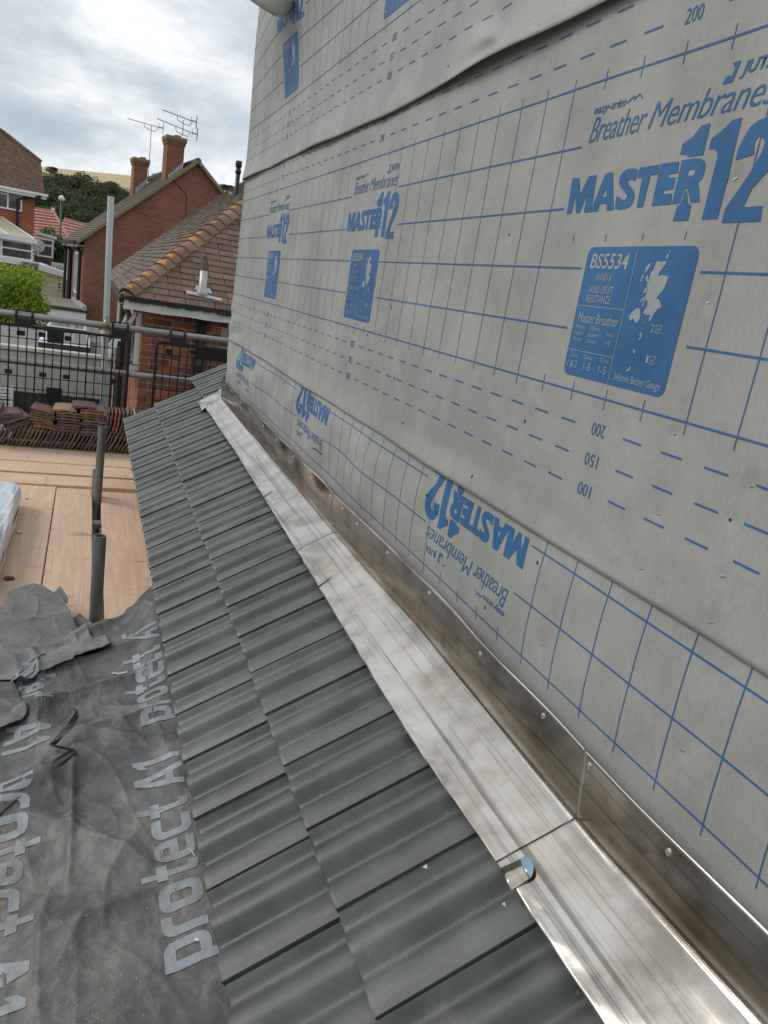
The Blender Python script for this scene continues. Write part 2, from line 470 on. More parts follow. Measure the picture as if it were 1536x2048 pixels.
# blue information panel
def rrect(u0, u1, v0, v1, r):
    p = []
    for (cx, cy, a0) in [(u1 - r, v1 - r, 0), (u0 + r, v1 - r, 90), (u0 + r, v0 + r, 180), (u1 - r, v0 + r, 270)]:
        for k in range(5):
            a = rad(a0 + k * 22.5); p.append((cx + r * math.cos(a), cy + r * math.sin(a)))
    return p
PU0, PU1 = .094, .359
panel = join2d([fill2d([rrect(PU0, PU1, .274, .4845, .014)])])
K = (1250, 480, 7.3143)
ISL = [[(515,315),(545,325),(600,318),(650,322),(630,370),(590,420),(545,480),(525,532),(580,522),(640,535),(675,540),(665,580),(620,690),(590,750),(555,790),(520,830),(490,870),(530,872),(560,920),(572,985),(520,1020),(480,1060),(440,1130),(400,1200),(385,1185),(412,1098),(370,1108),(340,1095),(305,1080),(325,1030),(370,970),(365,900),(345,880),(345,820),(362,740),(360,660),(390,600),(400,540),(415,490),(455,440),(475,390),(500,330)],
 [(240,995),(262,1030),(265,1130),(240,1190),(205,1220),(180,1200),(165,1160),(150,1150),(125,1195),(95,1150),(100,1120),(150,1050),(190,1020)],
 [(425,338),(400,400),(350,480),(330,490),(345,410),(390,360)],[(300,505),(315,530),(280,620),(268,610)],[(375,520),(385,600),(365,630),(335,560)],
 [(330,700),(357,720),(345,780),(300,790),(325,740)],[(338,815),(348,850),(300,990),(285,985)],[(318,832),(328,850),(270,925),(260,900)],
 [(325,1185),(320,1220),(293,1237)],[(270,1355),(290,1380),(280,1430),(255,1472),(235,1465),(258,1430),(255,1380)],[(165,1600),(192,1620),(185,1670),(155,1650)],
 [(125,1840),(120,1890),(80,1930),(50,1915),(95,1880)],[(665,200),(685,230),(668,262),(640,290),(640,255)],[(690,165),(712,160),(705,190),(694,190)]]
pale = [fill2d([px2uv(lp, *K)]) for lp in ISL]
def rect(u0, u1, v0, v1): return fill2d([[(u0, v0), (u1, v0), (u1, v1), (u0, v1)]])
pale += [rect(.2245, .2257, .275, .4835), rect(.095, .2245, .3892, .3902), rect(.095, .2245, .3155, .3165)]
pale += [fit_text('BS5534', .108, .209, .450, .474, shear=.1, offset=.015), fit_text('ANNEX A', .132, .175, .432, .443),
         fit_text('WIND UPLIFT', .118, .187, .411, .423), fit_text('RESISTANCE', .117, .184, .396, .408),
         fit_text('Master Breather', .107, .218, .3625, .3785),
         fit_text('345mm', .104, .131, .3515, .359), fit_text('Batten', .104, .129, .3415, .349), fit_text('Gauge', .104, .127, .330, .338),
         fit_text('250mm', .146, .174, .3515, .359), fit_text('Batten', .146, .172, .3415, .349), fit_text('Gauge', .146, .170, .330, .338),
         fit_text('Taped', .193, .214, .3445, .353), fit_text('Lap', .196, .210, .332, .341),
         fit_text('Zones', .107, .130, .305, .312), fit_text('Zones', .148, .172, .305, .312), fit_text('Zones', .192, .216, .305, .312),
         fit_text('1 & 2', .103, .131, .287, .2995), fit_text('1-5', .150, .170, .287, .2995), fit_text('1-5', .194, .214, .287, .2995),
         fit_text('345mm Batten Gauge', .238, .349, .2795, .2945), fit_text('2', .298, .306, .363, .374), fit_text('1', .304, .309, .318, .329)]
for (a, b) in ((.309, .362), (.312, .3175)):
    pale.append(fill2d([[(a, b), (a + .013, b), (a + .013, b + .012), (a, b + .012)], [(a + .001, b + .001), (a + .012, b + .001), (a + .012, b + .011), (a + .001, b + .011)]]))
    pale.append(fill2d([[(a + .003, b + .007), (a + .0055, b + .002), (a + .015, b + .014), (a + .006, b + .005)]]))
panel_text = join2d(pale)

def strip(mb_, kind, s0, s1, z0, z1, lift, step=0.02):
    """printed line on a sheet between two corners, cut in steps"""
    if (s1 - s0) > abs(z1 - z0): n = max(1, int(math.ceil((s1 - s0) / step))); along = True
    else: n = max(1, int(math.ceil(abs(z1 - z0) / step))); along = False
    t = np.linspace(0, 1, n + 1)
    if along:
        A = on_sheet(kind, s0 + (s1 - s0) * t, z0 + 0 * t, lift); B = on_sheet(kind, s0 + (s1 - s0) * t, z1 + 0 * t, lift)
    else:
        A = on_sheet(kind, s1 + 0 * t, z0 + (z1 - z0) * t, lift); B = on_sheet(kind, s0 + 0 * t, z0 + (z1 - z0) * t, lift)
    n0 = len(mb_.v)
    mb_.v += A.tolist() + B.tolist()
    for i in range(n): mb_.f.append((n0 + i, n0 + i + 1, n0 + n + 2 + i, n0 + n + 1 + i))

def print_sheet(kind, zof, sof, ks, smin, smax, vmin, vmax):
    """kind's print; zof(v, s) height on wall; sof(u,k) distance along wall of repeat k"""
    ln = MB(); LIFT = 0.0012
    sgn = 1 if sof(1, 0) > sof(0, 0) else -1
    def seg(u0, u1, v0, v1, k):
        a, b = sorted((sof(u0, k), sof(u1, k)))
        if b < smin or a > smax: return
        a = max(a, smin); b = min(b, smax)
        v0c, v1c = max(v0, vmin), min(v1, vmax)
        if v1c - v0c < 1e-4: return
        za, zb = sorted((zof(v0c, a), zof(v1c, a)))
        if b - a > (zb - za) and kind == 'up':   # long line follows the sheet's own slight slope
            n = max(1, int((b - a) / .2))
            for i in range(n):
                c, d = a + (b - a) * i / n, a + (b - a) * (i + 1) / n
                za, zb = sorted((zof(v0c, c), zof(v1c, c))); strip(ln, kind, c, d, za, zb, LIFT)
        else: strip(ln, kind, a, b, za, zb, LIFT)
    for k in ks:
        # horizontal lines: v, and the blocks of u left blank for the logo and panel
        for v, gap in ((.75, None), (.65, (.005, .435)), (.55, (-.012, .475)), (.45, (.082, .37)), (.35, (.078, .38)), (.25, None)):
            a = -.005
            if gap is None: seg(a - .9, a - .9 + PER, v - .0016, v + .0016, k)
            else:
                seg(gap[1] - PER, gap[0], v - .0016, v + .0016, k)
        for j in range(14):
            u = -.055 - j * PER / 14
            if j < 10: seg(u - .0009, u + .0009, .233, .766, k)
            if j >= 10:
                uu = u
                seg(uu - .0009, uu + .0009, .735, .766, k); seg(uu - .0009, uu + .0009, .233, .265, k); seg(uu - .0009, uu + .0009, .493, .504, k)
        # dashed lap marks at 100/150/200 from both edges
        P = PER / 15
        for v in (.1, .15, .2, .8, .85, .9):
            lo_gap = (v < .5)
            for j in range(15):
                if j == 14: continue
                u = .295 - PER + j * P
                seg(u, u + .043, v - .0016, v + .0016, k)
    lo = ln.build('printed_grid', M_LINE, sheets[kind]); 
    me = lo.data
    for k in ks:
        if not (smin - .5 < sof(.2, k) < smax + .5): continue
        def S(u): return sof(u, k)
        def Zf(v, u): return zof(v, S(u))
        def clip(mesh):   # keep the part that lies on the visible sheet
            m2 = mesh.copy(); bm = bmesh.new(); bm.from_mesh(m2)
            kill = [f for f in bm.faces if not (vmin <= f.calc_center_median().y <= vmax and smin < S(f.calc_center_median().x) < smax)]
            bmesh.ops.delete(bm, geom=kill, context='FACES')
            bm.to_mesh(m2); n = len(bm.faces); bm.free(); return m2 if n else None
        for (src, nm, m, lf) in ((logo_big, 'printed_logo', M_BLUE, .0012), (logo_small, 'printed_lettering', M_BLUE, .0012),
                                 (panel, 'information_panel', M_BLUE, .0012), (panel_text, 'panel_lettering', M_PALE, .0017)):
            m2 = clip(src)
            if m2 is not None: place_print(kind, m2, nm, m, lf, S, Zf)
        lb = []
        for (txt, v) in (('100', .1), ('150', .15), ('200', .2), ('100', .9), ('150', .85), ('200', .8)):
            if not (vmin < v < vmax): continue
            if v < .5: t = fit_text(txt, .211, .247, v - .0105, v + .0105); co = me_co(t); co[:, 0] = .458 - co[:, 0]; co[:, 1] = 2 * v - co[:, 1]; put_co(t, co)
            else: t = fit_text(txt, .211, .247, v - .0105, v + .0105)
            lb.append(t)
        if lb:
            m2 = join2d(lb)
            if smin < S(.23) < smax: place_print(kind, m2, 'lap_figures', M_BLUE, .0012, S, Zf)
            else: bpy.data.meshes.remove(m2)

# middle sheet: u runs towards the camera
print_sheet('mid', lambda v, s: v, lambda u, k: 1.267 + PER * k - u, range(-1, 4), .2, S0 + .2, 0.0, .905)
print_sheet('up', lambda v, s: Z_UP + v, lambda u, k: 1.267 + PER * k - u, range(-1, 4), .2, S0 + .2, 0.006, 1.33)
# lowest sheet: turned half round, so u runs away from the camera and heights run down
print_sheet('low', lambda v, s: .5115 - v, lambda u, k: 1.1625 + PER * k + u, range(-2, 3), .2, S0 + .2, 0.50, .775)

# staples and nail holes in the membrane
for kind, ps in STAPLES.items():
    for i, (a, b) in enumerate(ps):
        dark = (i % 5 == 3)
        n = 0.0035
        P = on_sheet(kind, np.array([a - n * (1.0), a + n]), np.array([b + .001, b - .001]), .0013)
        m_ = MB()
        if dark: m_.bar(P[0] + [0, .002, -.002], P[1] + [0, -.002, .002], .0035, .0012, up=(1, 0, 0)); m_.build('nail_hole', M_DARK, sheets[kind])
        else:
            m_.bar(P[0], P[1], .0014, .0012, up=(1, 0, 0)); m_.build('staple', M_STEEL, sheets[kind])
for (a, b) in [(1.262, .17), (1.42, .02), (2.23, .24), (1.96, .15), (1.85, .05), (1.12, -.06), (1.62, -.08), (1.26, -.21), (3.2, -.05), (2.4, .13)]:
    k_ = 'low' if b < -.01 else 'mid'
    P = on_sheet(k_, np.array([a, a]), np.array([b - .003, b + .003]), .0012)
    MB().bar(P[0], P[1], .0035, .0014, up=(1, 0, 0)).build('nail_hole', M_DARK, sheets[k_])

# ------------------------------------------------------------------ the tiled lean-to roof
PITCH = rad(32)
TP, CP, SP = math.tan(PITCH), math.cos(PITCH), math.sin(PITCH)
def roof_z(x, y):     # level of the tile tails
    return -0.402 + x * TP + 0.006 * (y - 0.9)
def tile_mat():
    m = bpy.data.materials.new('grey_concrete_tile'); m.use_nodes = True; t = m.node_tree; b = t.nodes['Principled BSDF']
    tcn = N(t, 'ShaderNodeTexCoord'); oi = N(t, 'ShaderNodeObjectInfo'); L = t.links.new
    sh = N(t, 'ShaderNodeVectorMath', operation='MULTIPLY_ADD'); L(oi.outputs['Random'], sh.inputs[0]); sh.inputs[1].default_value = (31, 17, 5); L(tcn.outputs['Object'], sh.inputs[2])
    mp_ = N(t, 'ShaderNodeMapping', inp={'Scale': (.22, 1.6, 1)}); L(sh.outputs[0], mp_.inputs[0])
    na = N(t, 'ShaderNodeTexNoise', inp={'Scale': 34.0, 'Detail': 6.0, 'Roughness': .65}); L(mp_.outputs[0], na.inputs['Vector'])       # streaks down the tile
    nb = N(t, 'ShaderNodeTexNoise', inp={'Scale': 9.0, 'Detail': 5.0}); L(sh.outputs[0], nb.inputs['Vector'])
    ng = N(t, 'ShaderNodeTexNoise', inp={'Scale': 700.0, 'Detail': 3.0, 'Roughness': .8}); L(sh.outputs[0], ng.inputs['Vector'])        # grains
    r = N(t, 'ShaderNodeValToRGB'); r.color_ramp.elements[0].position = .34; r.color_ramp.elements[0].color = (.052, .057, .057, 1); r.color_ramp.elements[1].position = .66; r.color_ramp.elements[1].color = (.120, .127, .124, 1)
    mxn = N(t, 'ShaderNodeMath', operation='MULTIPLY_ADD', inp={1: .30}); L(na.outputs['Fac'], mxn.inputs[0]); m2 = N(t, 'ShaderNodeMath', operation='MULTIPLY', inp={1: .70}); L(nb.outputs['Fac'], m2.inputs[0]); L(m2.outputs[0], mxn.inputs[2])
    L(mxn.outputs[0], r.inputs[0])
    gr = N(t, 'ShaderNodeMapRange', inp={'From Min': .35, 'From Max': .7, 'To Min': .82, 'To Max': 1.22}); L(ng.outputs['Fac'], gr.inputs[0])
    hv = N(t, 'ShaderNodeMapRange', inp={'To Min': .86, 'To Max': 1.14}); L(oi.outputs['Random'], hv.inputs[0]); mu = N(t, 'ShaderNodeMath', operation='MULTIPLY'); L(gr.outputs[0], mu.inputs[0]); L(hv.outputs[0], mu.inputs[1])
    hs = N(t, 'ShaderNodeHueSaturation'); L(r.outputs[0], hs.inputs['Color']); L(mu.outputs[0], hs.inputs['Value'])
    # pale scuffs and cement spots
    nd = N(t, 'ShaderNodeTexVoronoi', inp={'Scale': 17.0, 'Randomness': 1.0}); L(sh.outputs[0], nd.inputs['Vector'])
    n5 = N(t, 'ShaderNodeTexNoise', inp={'Scale': 90.0, 'Detail': 3.0}); L(sh.outputs[0], n5.inputs['Vector'])
    ad = N(t, 'ShaderNodeMath', operation='MULTIPLY_ADD', inp={1: .09}); L(n5.outputs['Fac'], ad.inputs[0]); L(nd.outputs['Distance'], ad.inputs[2])
    sp = N(t, 'ShaderNodeMapRange', inp={'From Min': .085, 'From Max': .115, 'To Min': .55, 'To Max': 0.0}); L(ad.outputs[0], sp.inputs[0])
    n6 = N(t, 'ShaderNodeTexNoise', inp={'Scale': 6.0, 'Detail': 6.0, 'Roughness': .7}); L(sh.outputs[0], n6.inputs['Vector']); s6 = N(t, 'ShaderNodeMapRange', inp={'From Min': .60, 'From Max': .74, 'To Max': .35}); L(n6.outputs['Fac'], s6.inputs[0])
    mxs = N(t, 'ShaderNodeMath', operation='MAXIMUM'); L(sp.outputs[0], mxs.inputs[0]); L(s6.outputs[0], mxs.inputs[1])
    mm = N(t, 'ShaderNodeMix', data_type='RGBA'); L(mxs.outputs[0], mm.inputs[0]); L(hs.outputs[0], mm.inputs[6]); mm.inputs[7].default_value = (.22, .215, .20, 1); L(mm.outputs[2], b.inputs['Base Color'])
    rr = N(t, 'ShaderNodeMapRange', inp={'From Min': .3, 'From Max': .7, 'To Min': .27, 'To Max': .46}); L(nb.outputs['Fac'], rr.inputs[0]); L(rr.outputs[0], b.inputs['Roughness'])
    bp = N(t, 'ShaderNodeBump', inp={'Strength': .55, 'Distance': .0007}); L(ng.outputs['Fac'], bp.inputs['Height'])
    bp2 = N(t, 'ShaderNodeBump', inp={'Strength': .35, 'Distance': .0010}); L(na.outputs['Fac'], bp2.inputs['Height']); L(bp.outputs[0], bp2.inputs['Normal']); L(bp2.outputs[0], b.inputs['Normal'])
    return m
M_TILE = tile_mat()
PT_ = [(-.08, -.0235), (-.006, -.0235), (0, -.0105), (.03, -.0135), (.085, -.0225), (.14, -.0262), (.19, -.0225), (.265, -.009), (.33, -.0015), (.40, 0), (.465, -.0025), (.52, -.0115),
       (.575, -.0228), (.615, -.0250), (.66, -.0205), (.72, -.0085), (.78, -.0018), (.85, 0), (.93, -.0015), (1.0, -.0062)]
def prof(t):
    """cross section of one tile, t from its far joint (0) to its near joint (1); 0 = crest, negative = valley; t < 0 is the tongue under the neighbour"""
    return np.interp(t, [p[0] for p in PT_], [p[1] for p in PT_])
def tile_mesh(seed, length=0.38, chips=1.0):
    rs = np.random.RandomState(seed)
    nt_, nl = 41, 9
    t = np.concatenate([[-.08, -.006], np.linspace(0, 1, nt_ - 2)]); wdt = 0.1982
    tz = prof(t); tz[4:] = np.convolve(np.concatenate([[tz[3]], tz[4:], [tz[-1]]]), [.2, .6, .2], 'valid')
    L = np.array([0, .0025, .01, .05, .12, .2, .28, .35, 1.0]) ; L = L / 1.0; L[-1] = length; L[5:8] = [length * .5, length * .7, length * .88]
    V = []
    rag = (rs.rand(nt_) - .5) * .0032 * chips + (rs.rand(nt_) < .10) * rs.rand(nt_) * .006 * chips
    rag = np.convolve(rag, [.25, .5, .25], 'same')
    for j, l in enumerate(L):
        drop = -0.027 * l / 0.36
        for i in range(nt_):
            z = tz[i] + drop - (0.0016 if j == 0 else 0)
            V.append((l + (rag[i] if j <= 1 else rag[i] * .3 if j == 2 else 0), -t[i] * wdt, z))
    nb = len(V)
    TH = 0.0125
    for j in (0, nl - 1):
        l = L[j]
        for i in range(nt_):
            V.append((l + rag[i] * .6 * (j == 0) + (.001 if j == 0 else 0), -t[i] * wdt, tz[i] - 0.027 * l / .36 - (TH if t[i] >= 0 else .006)))
    F = []
    for j in range(nl - 1):
        for i in range(nt_ - 1):
            a = j * nt_ + i; F.append((a, a + 1, a + nt_ + 1, a + nt_))
    for i in range(nt_ - 1):
        F.append((i, nb + i, nb + i + 1, i + 1))                        # tail face
        F.append((nb + i, nb + nt_ + i, nb + nt_ + i + 1, nb + i + 1))   # underside
    e0 = [j * nt_ for j in range(nl)]; e1 = [j * nt_ + nt_ - 1 for j in range(nl)]
    F.append(tuple(e0 + [nb + nt_, nb])); F.append(tuple((e1 + [nb + 2 * nt_ - 1, nb + nt_ - 1])[::-1]))
    me = bpy.data.meshes.new('roof_tile'); me.from_pydata(V, [], F)
    bm = bmesh.new(); bm.from_mesh(me); bmesh.ops.recalc_face_normals(bm, faces=bm.faces); bm.to_mesh(me); bm.free()
    me.polygons.foreach_set('use_smooth', [len(p.vertices) == 4 for p in me.polygons])
    me.materials.append(M_TILE)
    at_ = me.attributes.get('sharp_edge')
    return me
roof = thing('tiled_roof', (-0.3, 2.6, -0.75), 'low sloping roof of dark grey double-ribbed concrete tiles along the foot of the wall', 'roof')
TM = [tile_mesh(20 + i) for i in range(5)]
def fix_sharp(me):
    bm = bmesh.new(); bm.from_mesh(me)
    for e_ in bm.edges:
        if len(e_.link_faces) == 2 and e_.link_faces[0].normal.angle(e_.link_faces[1].normal, 0) > rad(38): e_.smooth = False
    bm.to_mesh(me); bm.free()
for m_ in TM: fix_sharp(m_)
rs = random.Random(5)
def put_tile(x, y1, me, extra=0):
    o = bpy.data.objects.new('roof_tile', me); COL.objects.link(o); o.parent = roof
    o.location = Vector((x + rs.uniform(-.0018, .0018), y1 + rs.uniform(-.0012, .0012), roof_z(x, y1) + extra + rs.uniform(-.0008, .0008))) - roof.location
    o.rotation_euler = (rs.uniform(-.006, .006), -PITCH, rs.uniform(-.006, .006))
    return o
for k in range(-4, 24):
    y1 = .966 + .2 * k
    if .15 < y1 < 5.7: put_tile(-.530, y1 - .0, TM[rs.randrange(5)])
    y1 = .970 + .2 * k
    if .15 < y1 < 5.75: put_tile(-.355 + .0045 * (y1 - .9), y1, TM[rs.randrange(5)])
for k in range(6):
    y1 = 4.90 + .2 * k
    put_tile(-.075, y1, TM[rs.randrange(5)], .002)
    if k > 3: put_tile(.21, y1, TM[rs.randrange(5)], .002)
for k in range(6): put_tile(.21, 4.9 + .2 * k, TM[k % 5], .002) if k <= 3 else None
# battens, deck and fascia under the tiles
M_WOOD = mat('batten_wood', (0.36, 0.25, 0.14), 0.8, col2=(0.42, 0.31, 0.19), nscale=5, nstretch=(8, 1, 8))
mb = MB()
for x in (-.36, -.24, -.06):
    z = roof_z(x, 2.6) - .045 - .038 - (.02 if x == -.06 else 0)
    mb.box((x - .02, .1, z - .0125), (x + .02, 5.6, z + .0125))
mb.build('batten', M_WOOD, roof)
mb = MB()
def deckz(x): return roof_z(x, 2.6) - .088
DX = -.455
mb.hexa([(DX, .05, deckz(DX) - .02), (.03, .05, deckz(.03) - .02), (.03, 5.6, deckz(.03) - .02), (DX, 5.6, deckz(DX) - .02),
         (DX, .05, deckz(DX)), (.03, .05, deckz(.03)), (.03, 5.6, deckz(.03)), (DX, 5.6, deckz(DX))])
mb.hexa([(.04, S0 + .05, deckz(.04) - .02), (.9, S0 + .05, deckz(.9) - .02), (.9, 5.72, deckz(.9) - .02), (.04, 5.72, deckz(.04) - .02),
         (.04, S0 + .05, deckz(.04)), (.9, S0 + .05, deckz(.9)), (.9, 5.72, deckz(.9)), (.04, 5.72, deckz(.04))])
mb.build('deck', M_WOOD, roof)

# ------------------------------------------------------------------ metal flashing between wall and tiles
def metal(name, streak, tint, rough, wav):
    m = bpy.data.materials.new(name); m.use_nodes = True; t = m.node_tree; b = t.nodes['Principled BSDF']
    b.inputs['Metallic'].default_value = 1.0
    tcn = N(t, 'ShaderNodeTexCoord')
    mp1 = N(t, 'ShaderNodeMapping', inp={'Scale': (70, .55, 70)}); t.links.new(tcn.outputs['Object'], mp1.inputs[0])
    a = N(t, 'ShaderNodeTexNoise', inp={'Scale': 1.0, 'Detail': 5.0, 'Roughness': .7}); t.links.new(mp1.outputs[0], a.inputs['Vector'])
    c = N(t, 'ShaderNodeTexNoise', inp={'Scale': 7.0, 'Detail': 7.0, 'Roughness': .62}); t.links.new(tcn.outputs['Object'], c.inputs['Vector'])
    ra = N(t, 'ShaderNodeValToRGB'); ra.color_ramp.elements[0].position = .36; ra.color_ramp.elements[1].position = .62
    ra.color_ramp.elements[0].color = (*tint[0], 1); ra.color_ramp.elements[1].color = (*tint[1], 1)
    e_ = ra.color_ramp.elements.new(.5); e_.color = (*tint[2], 1)
    t.links.new(c.outputs['Fac'], ra.inputs[0])
    rb = N(t, 'ShaderNodeMapRange', inp={'From Min': .53, 'From Max': .66, 'To Min': 1.0, 'To Max': streak}); t.links.new(a.outputs['Fac'], rb.inputs[0])
    mm = N(t, 'ShaderNodeMix', data_type='RGBA', blend_type='MULTIPLY', inp={0: 1.0})
    t.links.new(ra.outputs[0], mm.inputs[6]); t.links.new(rb.outputs[0], mm.inputs[7]); t.links.new(mm.outputs[2], b.inputs['Base Color'])
    rr = N(t, 'ShaderNodeMapRange', inp={'To Min': rough - .06, 'To Max': rough + .10}); t.links.new(c.outputs['Fac'], rr.inputs[0])
    t.links.new(rr.outputs[0], b.inputs['Roughness'])
    w_ = N(t, 'ShaderNodeTexNoise', inp={'Scale': 9.0, 'Detail': 2.0}); t.links.new(tcn.outputs['Object'], w_.inputs['Vector'])
    bp0 = N(t, 'ShaderNodeBump', inp={'Strength': wav, 'Distance': .004}); t.links.new(w_.outputs['Fac'], bp0.inputs['Height'])
    bp = N(t, 'ShaderNodeBump', inp={'Strength': .12, 'Distance': .0006}); t.links.new(a.outputs['Fac'], bp.inputs['Height'])
    t.links.new(bp0.outputs[0], bp.inputs['Normal']); t.links.new(bp.outputs[0], b.inputs['Normal'])
    return m
M_APR = metal('bright_sheet_metal', .45, ((.40, .35, .295), (.66, .62, .565), (.57, .515, .45)), .145, .12)
M_NAIL = mat('nail_head', (.75, .75, .73), .32, 1.0)
flash = thing('wall_flashing', (-.05, 2.4, -.40), 'long folded strip of shiny metal flashing between grey membrane wall and dark tiles', 'flashing')
FY = [.3, .49, .858, 1.55, 2.26, 3.71, 4.72]; FZ = [-.392, -.392, -.408, -.392, -.405, -.382, -.372]
TY = [.3, .655, .859, 1.488, 2.285, 4.72]; TZ = [-.272, -.272, -.273, -.256, -.264, -.250]
def zf(y): return np.interp(y, FY, FZ)
def zt(y): return np.interp(y, TY, TZ)
fn1, fn2, fn3, fn4 = sn(31, 60, 9), sn(32, 16), sn(33, 9), sn(34, 140, 9)
def lead_x(y): return np.interp(y, [.3, .88, 1.22, 2.22, 3.6, 5.1], [-.128, -.130, -.137, -.120, -.103, -.100])
def flash_pts(y, q, lift):
    """q: 0 = tile-side edge .. 1 = fold .. 2 = top edge; arrays"""
    xe = lead_x(y); zfold = zf(y)
    xb = -.006
    # apron
    u = np.clip(q, 0, 1)
    x = xe + (xb - xe) * u
    ztile = roof_z(x, y) + .0025
    # the apron starts a touch above the tiles at the fold and is dressed down on to them
    zl = zfold + (roof_z(xe, y) + .0025 - zfold) * (1 - u) ** 1.0
    z = np.maximum(zl, ztile)
    edge = np.exp(-(u / .22) ** 2)
    crimp = .65 * edge * (.0016 * fn1(y * 1.0, u * .02) + .0011 * np.abs(fn4(y + u * .10, u * 0)) + .0022 * np.sin(2 * np.pi * (y + .15 * u) / .1) * (.5 + .5 * fn2(y, u)))
    z = z + crimp + .0011 * fn2(y, u * .12) * (1 - u) * 3 * u + .0006 * fn3(y, u * .1)
    z = z + .0012 * np.exp(-((u - .82) / .10) ** 2)
    # upstand, wavy between the nails
    v = np.clip(q - 1, 0, 1)
    xu = xb - v * .016 - .0055 * np.sin(np.pi * v) * (.35 + .75 * fn3(y * .9, v * .1)) - .0028 * v ** 2 * (fn2(y, v * 0) + .3) * 1.6
    zu = zfold + (zt(y) + .0012 * fn2(y + 4, v * 0) - zfold) * v
    R = .007                                               # rounded fold
    X = np.where(q <= 1, x, xu); Z = np.where(q <= 1, z, zu)
    f = np.exp(-((q - 1) / .035) ** 2)
    Z = Z + f * .0025; X = X - f * .0018
    return np.stack([X - lift * .75, np.broadcast_to(y, X.shape), Z + lift * np.where(q <= 1, 1, .2)], -1)
Q = np.concatenate([np.linspace(0, .2, 9)[:-1], np.linspace(.2, .9, 15)[:-1], np.linspace(.9, 1.12, 14)[:-1], np.linspace(1.12, 2, 16)])
pieces = [(.18, .862, .0030, 0.0), (.80, 2.268, .0018, .0), (2.20, 3.72, .0009, 0.0), (3.66, 4.716, .0, 0)]
fs = []
for i, (a, b, lf, _) in enumerate(pieces):
    n = int((b - a) / .0075); ys = np.linspace(a, b, n)
    Y, QQ = np.meshgrid(ys, Q, indexing='ij')
    Y = Y + np.where(QQ < 1, (1 - QQ) * .012, (QQ - 1) * .0) * (Y - a) / (b - a)        # ends cut not quite square
    P = flash_pts(Y, QQ, lf)
    keep = np.ones((n - 1, len(Q) - 1), bool)
    me = gridmesh('flashing_sheet', P, keep)
    o = link('flashing_sheet', me, M_APR, flash, smooth=True)
    md = o.modifiers.new('thickness', 'SOLIDIFY'); md.thickness = .0013; md.offset = 0
    if i == 0: o['label'] = 'nearest length of flashing, lapped over the next and slit at a bent tab'
    fs.append(o)
NL = [(.655, 0), (.843, 0), (.985, 1), (1.214, 1), (1.485, 1), (1.77, 1), (2.02, 1), (2.16, 1), (2.30, 2), (2.55, 2), (2.83, 2), (3.12, 2), (3.42, 2), (3.7, 3), (4.02, 3), (4.35, 3), (4.6, 3)]
for (y, i) in NL:
    p = flash_pts(np.array([y]), np.array([1.84 + .03 * math.sin(y * 9)]), pieces[i][2])[0]
    m_ = MB().tube([(p[0] - .0005, p[1], p[2]), (p[0] - .0022, p[1], p[2]), (p[0] - .0032, p[1], p[2])], [.0052, .0052, .0025], 10)
    m_.build('nail', M_NAIL, fs[i])
    if y < 2.1: # dent round an earlier nail
        p = flash_pts(np.array([y + .004]), np.array([1.60]), pieces[i][2])[0]
        MB().tube([(p[0] + .001, p[1], p[2]), (p[0] - .0007, p[1], p[2])], [.0062, .0048], 10).build('nail_dimple', M_APR, fs[i])
# bent tab at the lap of the nearest length
for sy, i in ((1.985, 1), (2.86, 2)):
    q_ = np.linspace(.0, .34, 9); P = flash_pts(sy + .016 * q_ ** 2 * 8, q_, pieces[i][2] + .0016); m_ = MB()
    for k in range(8): m_.bar(P[k], P[k + 1], .0028 * (1.3 - k / 8), .0008, up=(-.5, 0, .85))
    m_.build('slit', M_DARK, fs[i])
tab = MB(); n = 9
e0 = plane = None
def aprp(px, py):
    """point of the apron under a pixel"""
    lo, hi = -.16, .0
    r = ray(px, py); best = None
    for k in range(400):
        t = .5 + k * .004
        p = CAM + r * t
        if p.z <= roof_z(p.x, p.y) + .010: return p
    return p
A_, B_, C_, D_ = aprp(1022, 1786), aprp(1062, 1760), aprp(1044, 1722), aprp(1002, 1740)
n0 = Vector((-SP, 0, CP))
pts = []
for k in range(n + 1):
    s_ = k / n
    pa = A_.lerp(B_, s_); pd = D_.lerp(C_, s_)
    lift = .0032 + .0012 * s_
    pts.append(pa + n0 * lift); pts.append(pd + n0 * lift)
ex = (B_ - A_).normalized(); ey = (D_ - A_).normalized()
tipr = []
mid = (B_ + C_) / 2; rad_ = (C_ - B_).length / 2
for k in range(9):
    a_ = -math.pi / 2 + math.pi * k / 8; tipr.append(mid + ex * (math.cos(a_) * rad_ * .75 - .001) + ey * math.sin(a_) * rad_ + n0 * (.0052 + .004 * math.cos(a_)))
tipm = MB().add([mid - ex * .004 + n0 * .0050] + tipr + [q - n0 * .0012 for q in tipr], [(0, k + 1, k + 2) for k in range(8)] + [(k + 1, k + 10, k + 11, k + 2) for k in range(8)])
F = [(2 * k, 2 * k + 2, 2 * k + 3, 2 * k + 1) for k in range(n)]
tab.add(pts, F)
o = tab.build('bent_tab', M_APR, fs[0], smooth=True); md = o.modifiers.new('thickness', 'SOLIDIFY'); md.thickness = .0012
tipm.build('tab_tip', mat('sky_tinted_metal', (.16, .25, .34), .35, .3), o)  # tab tip: the sky's blue reflection is painted in as a blue-grey colour
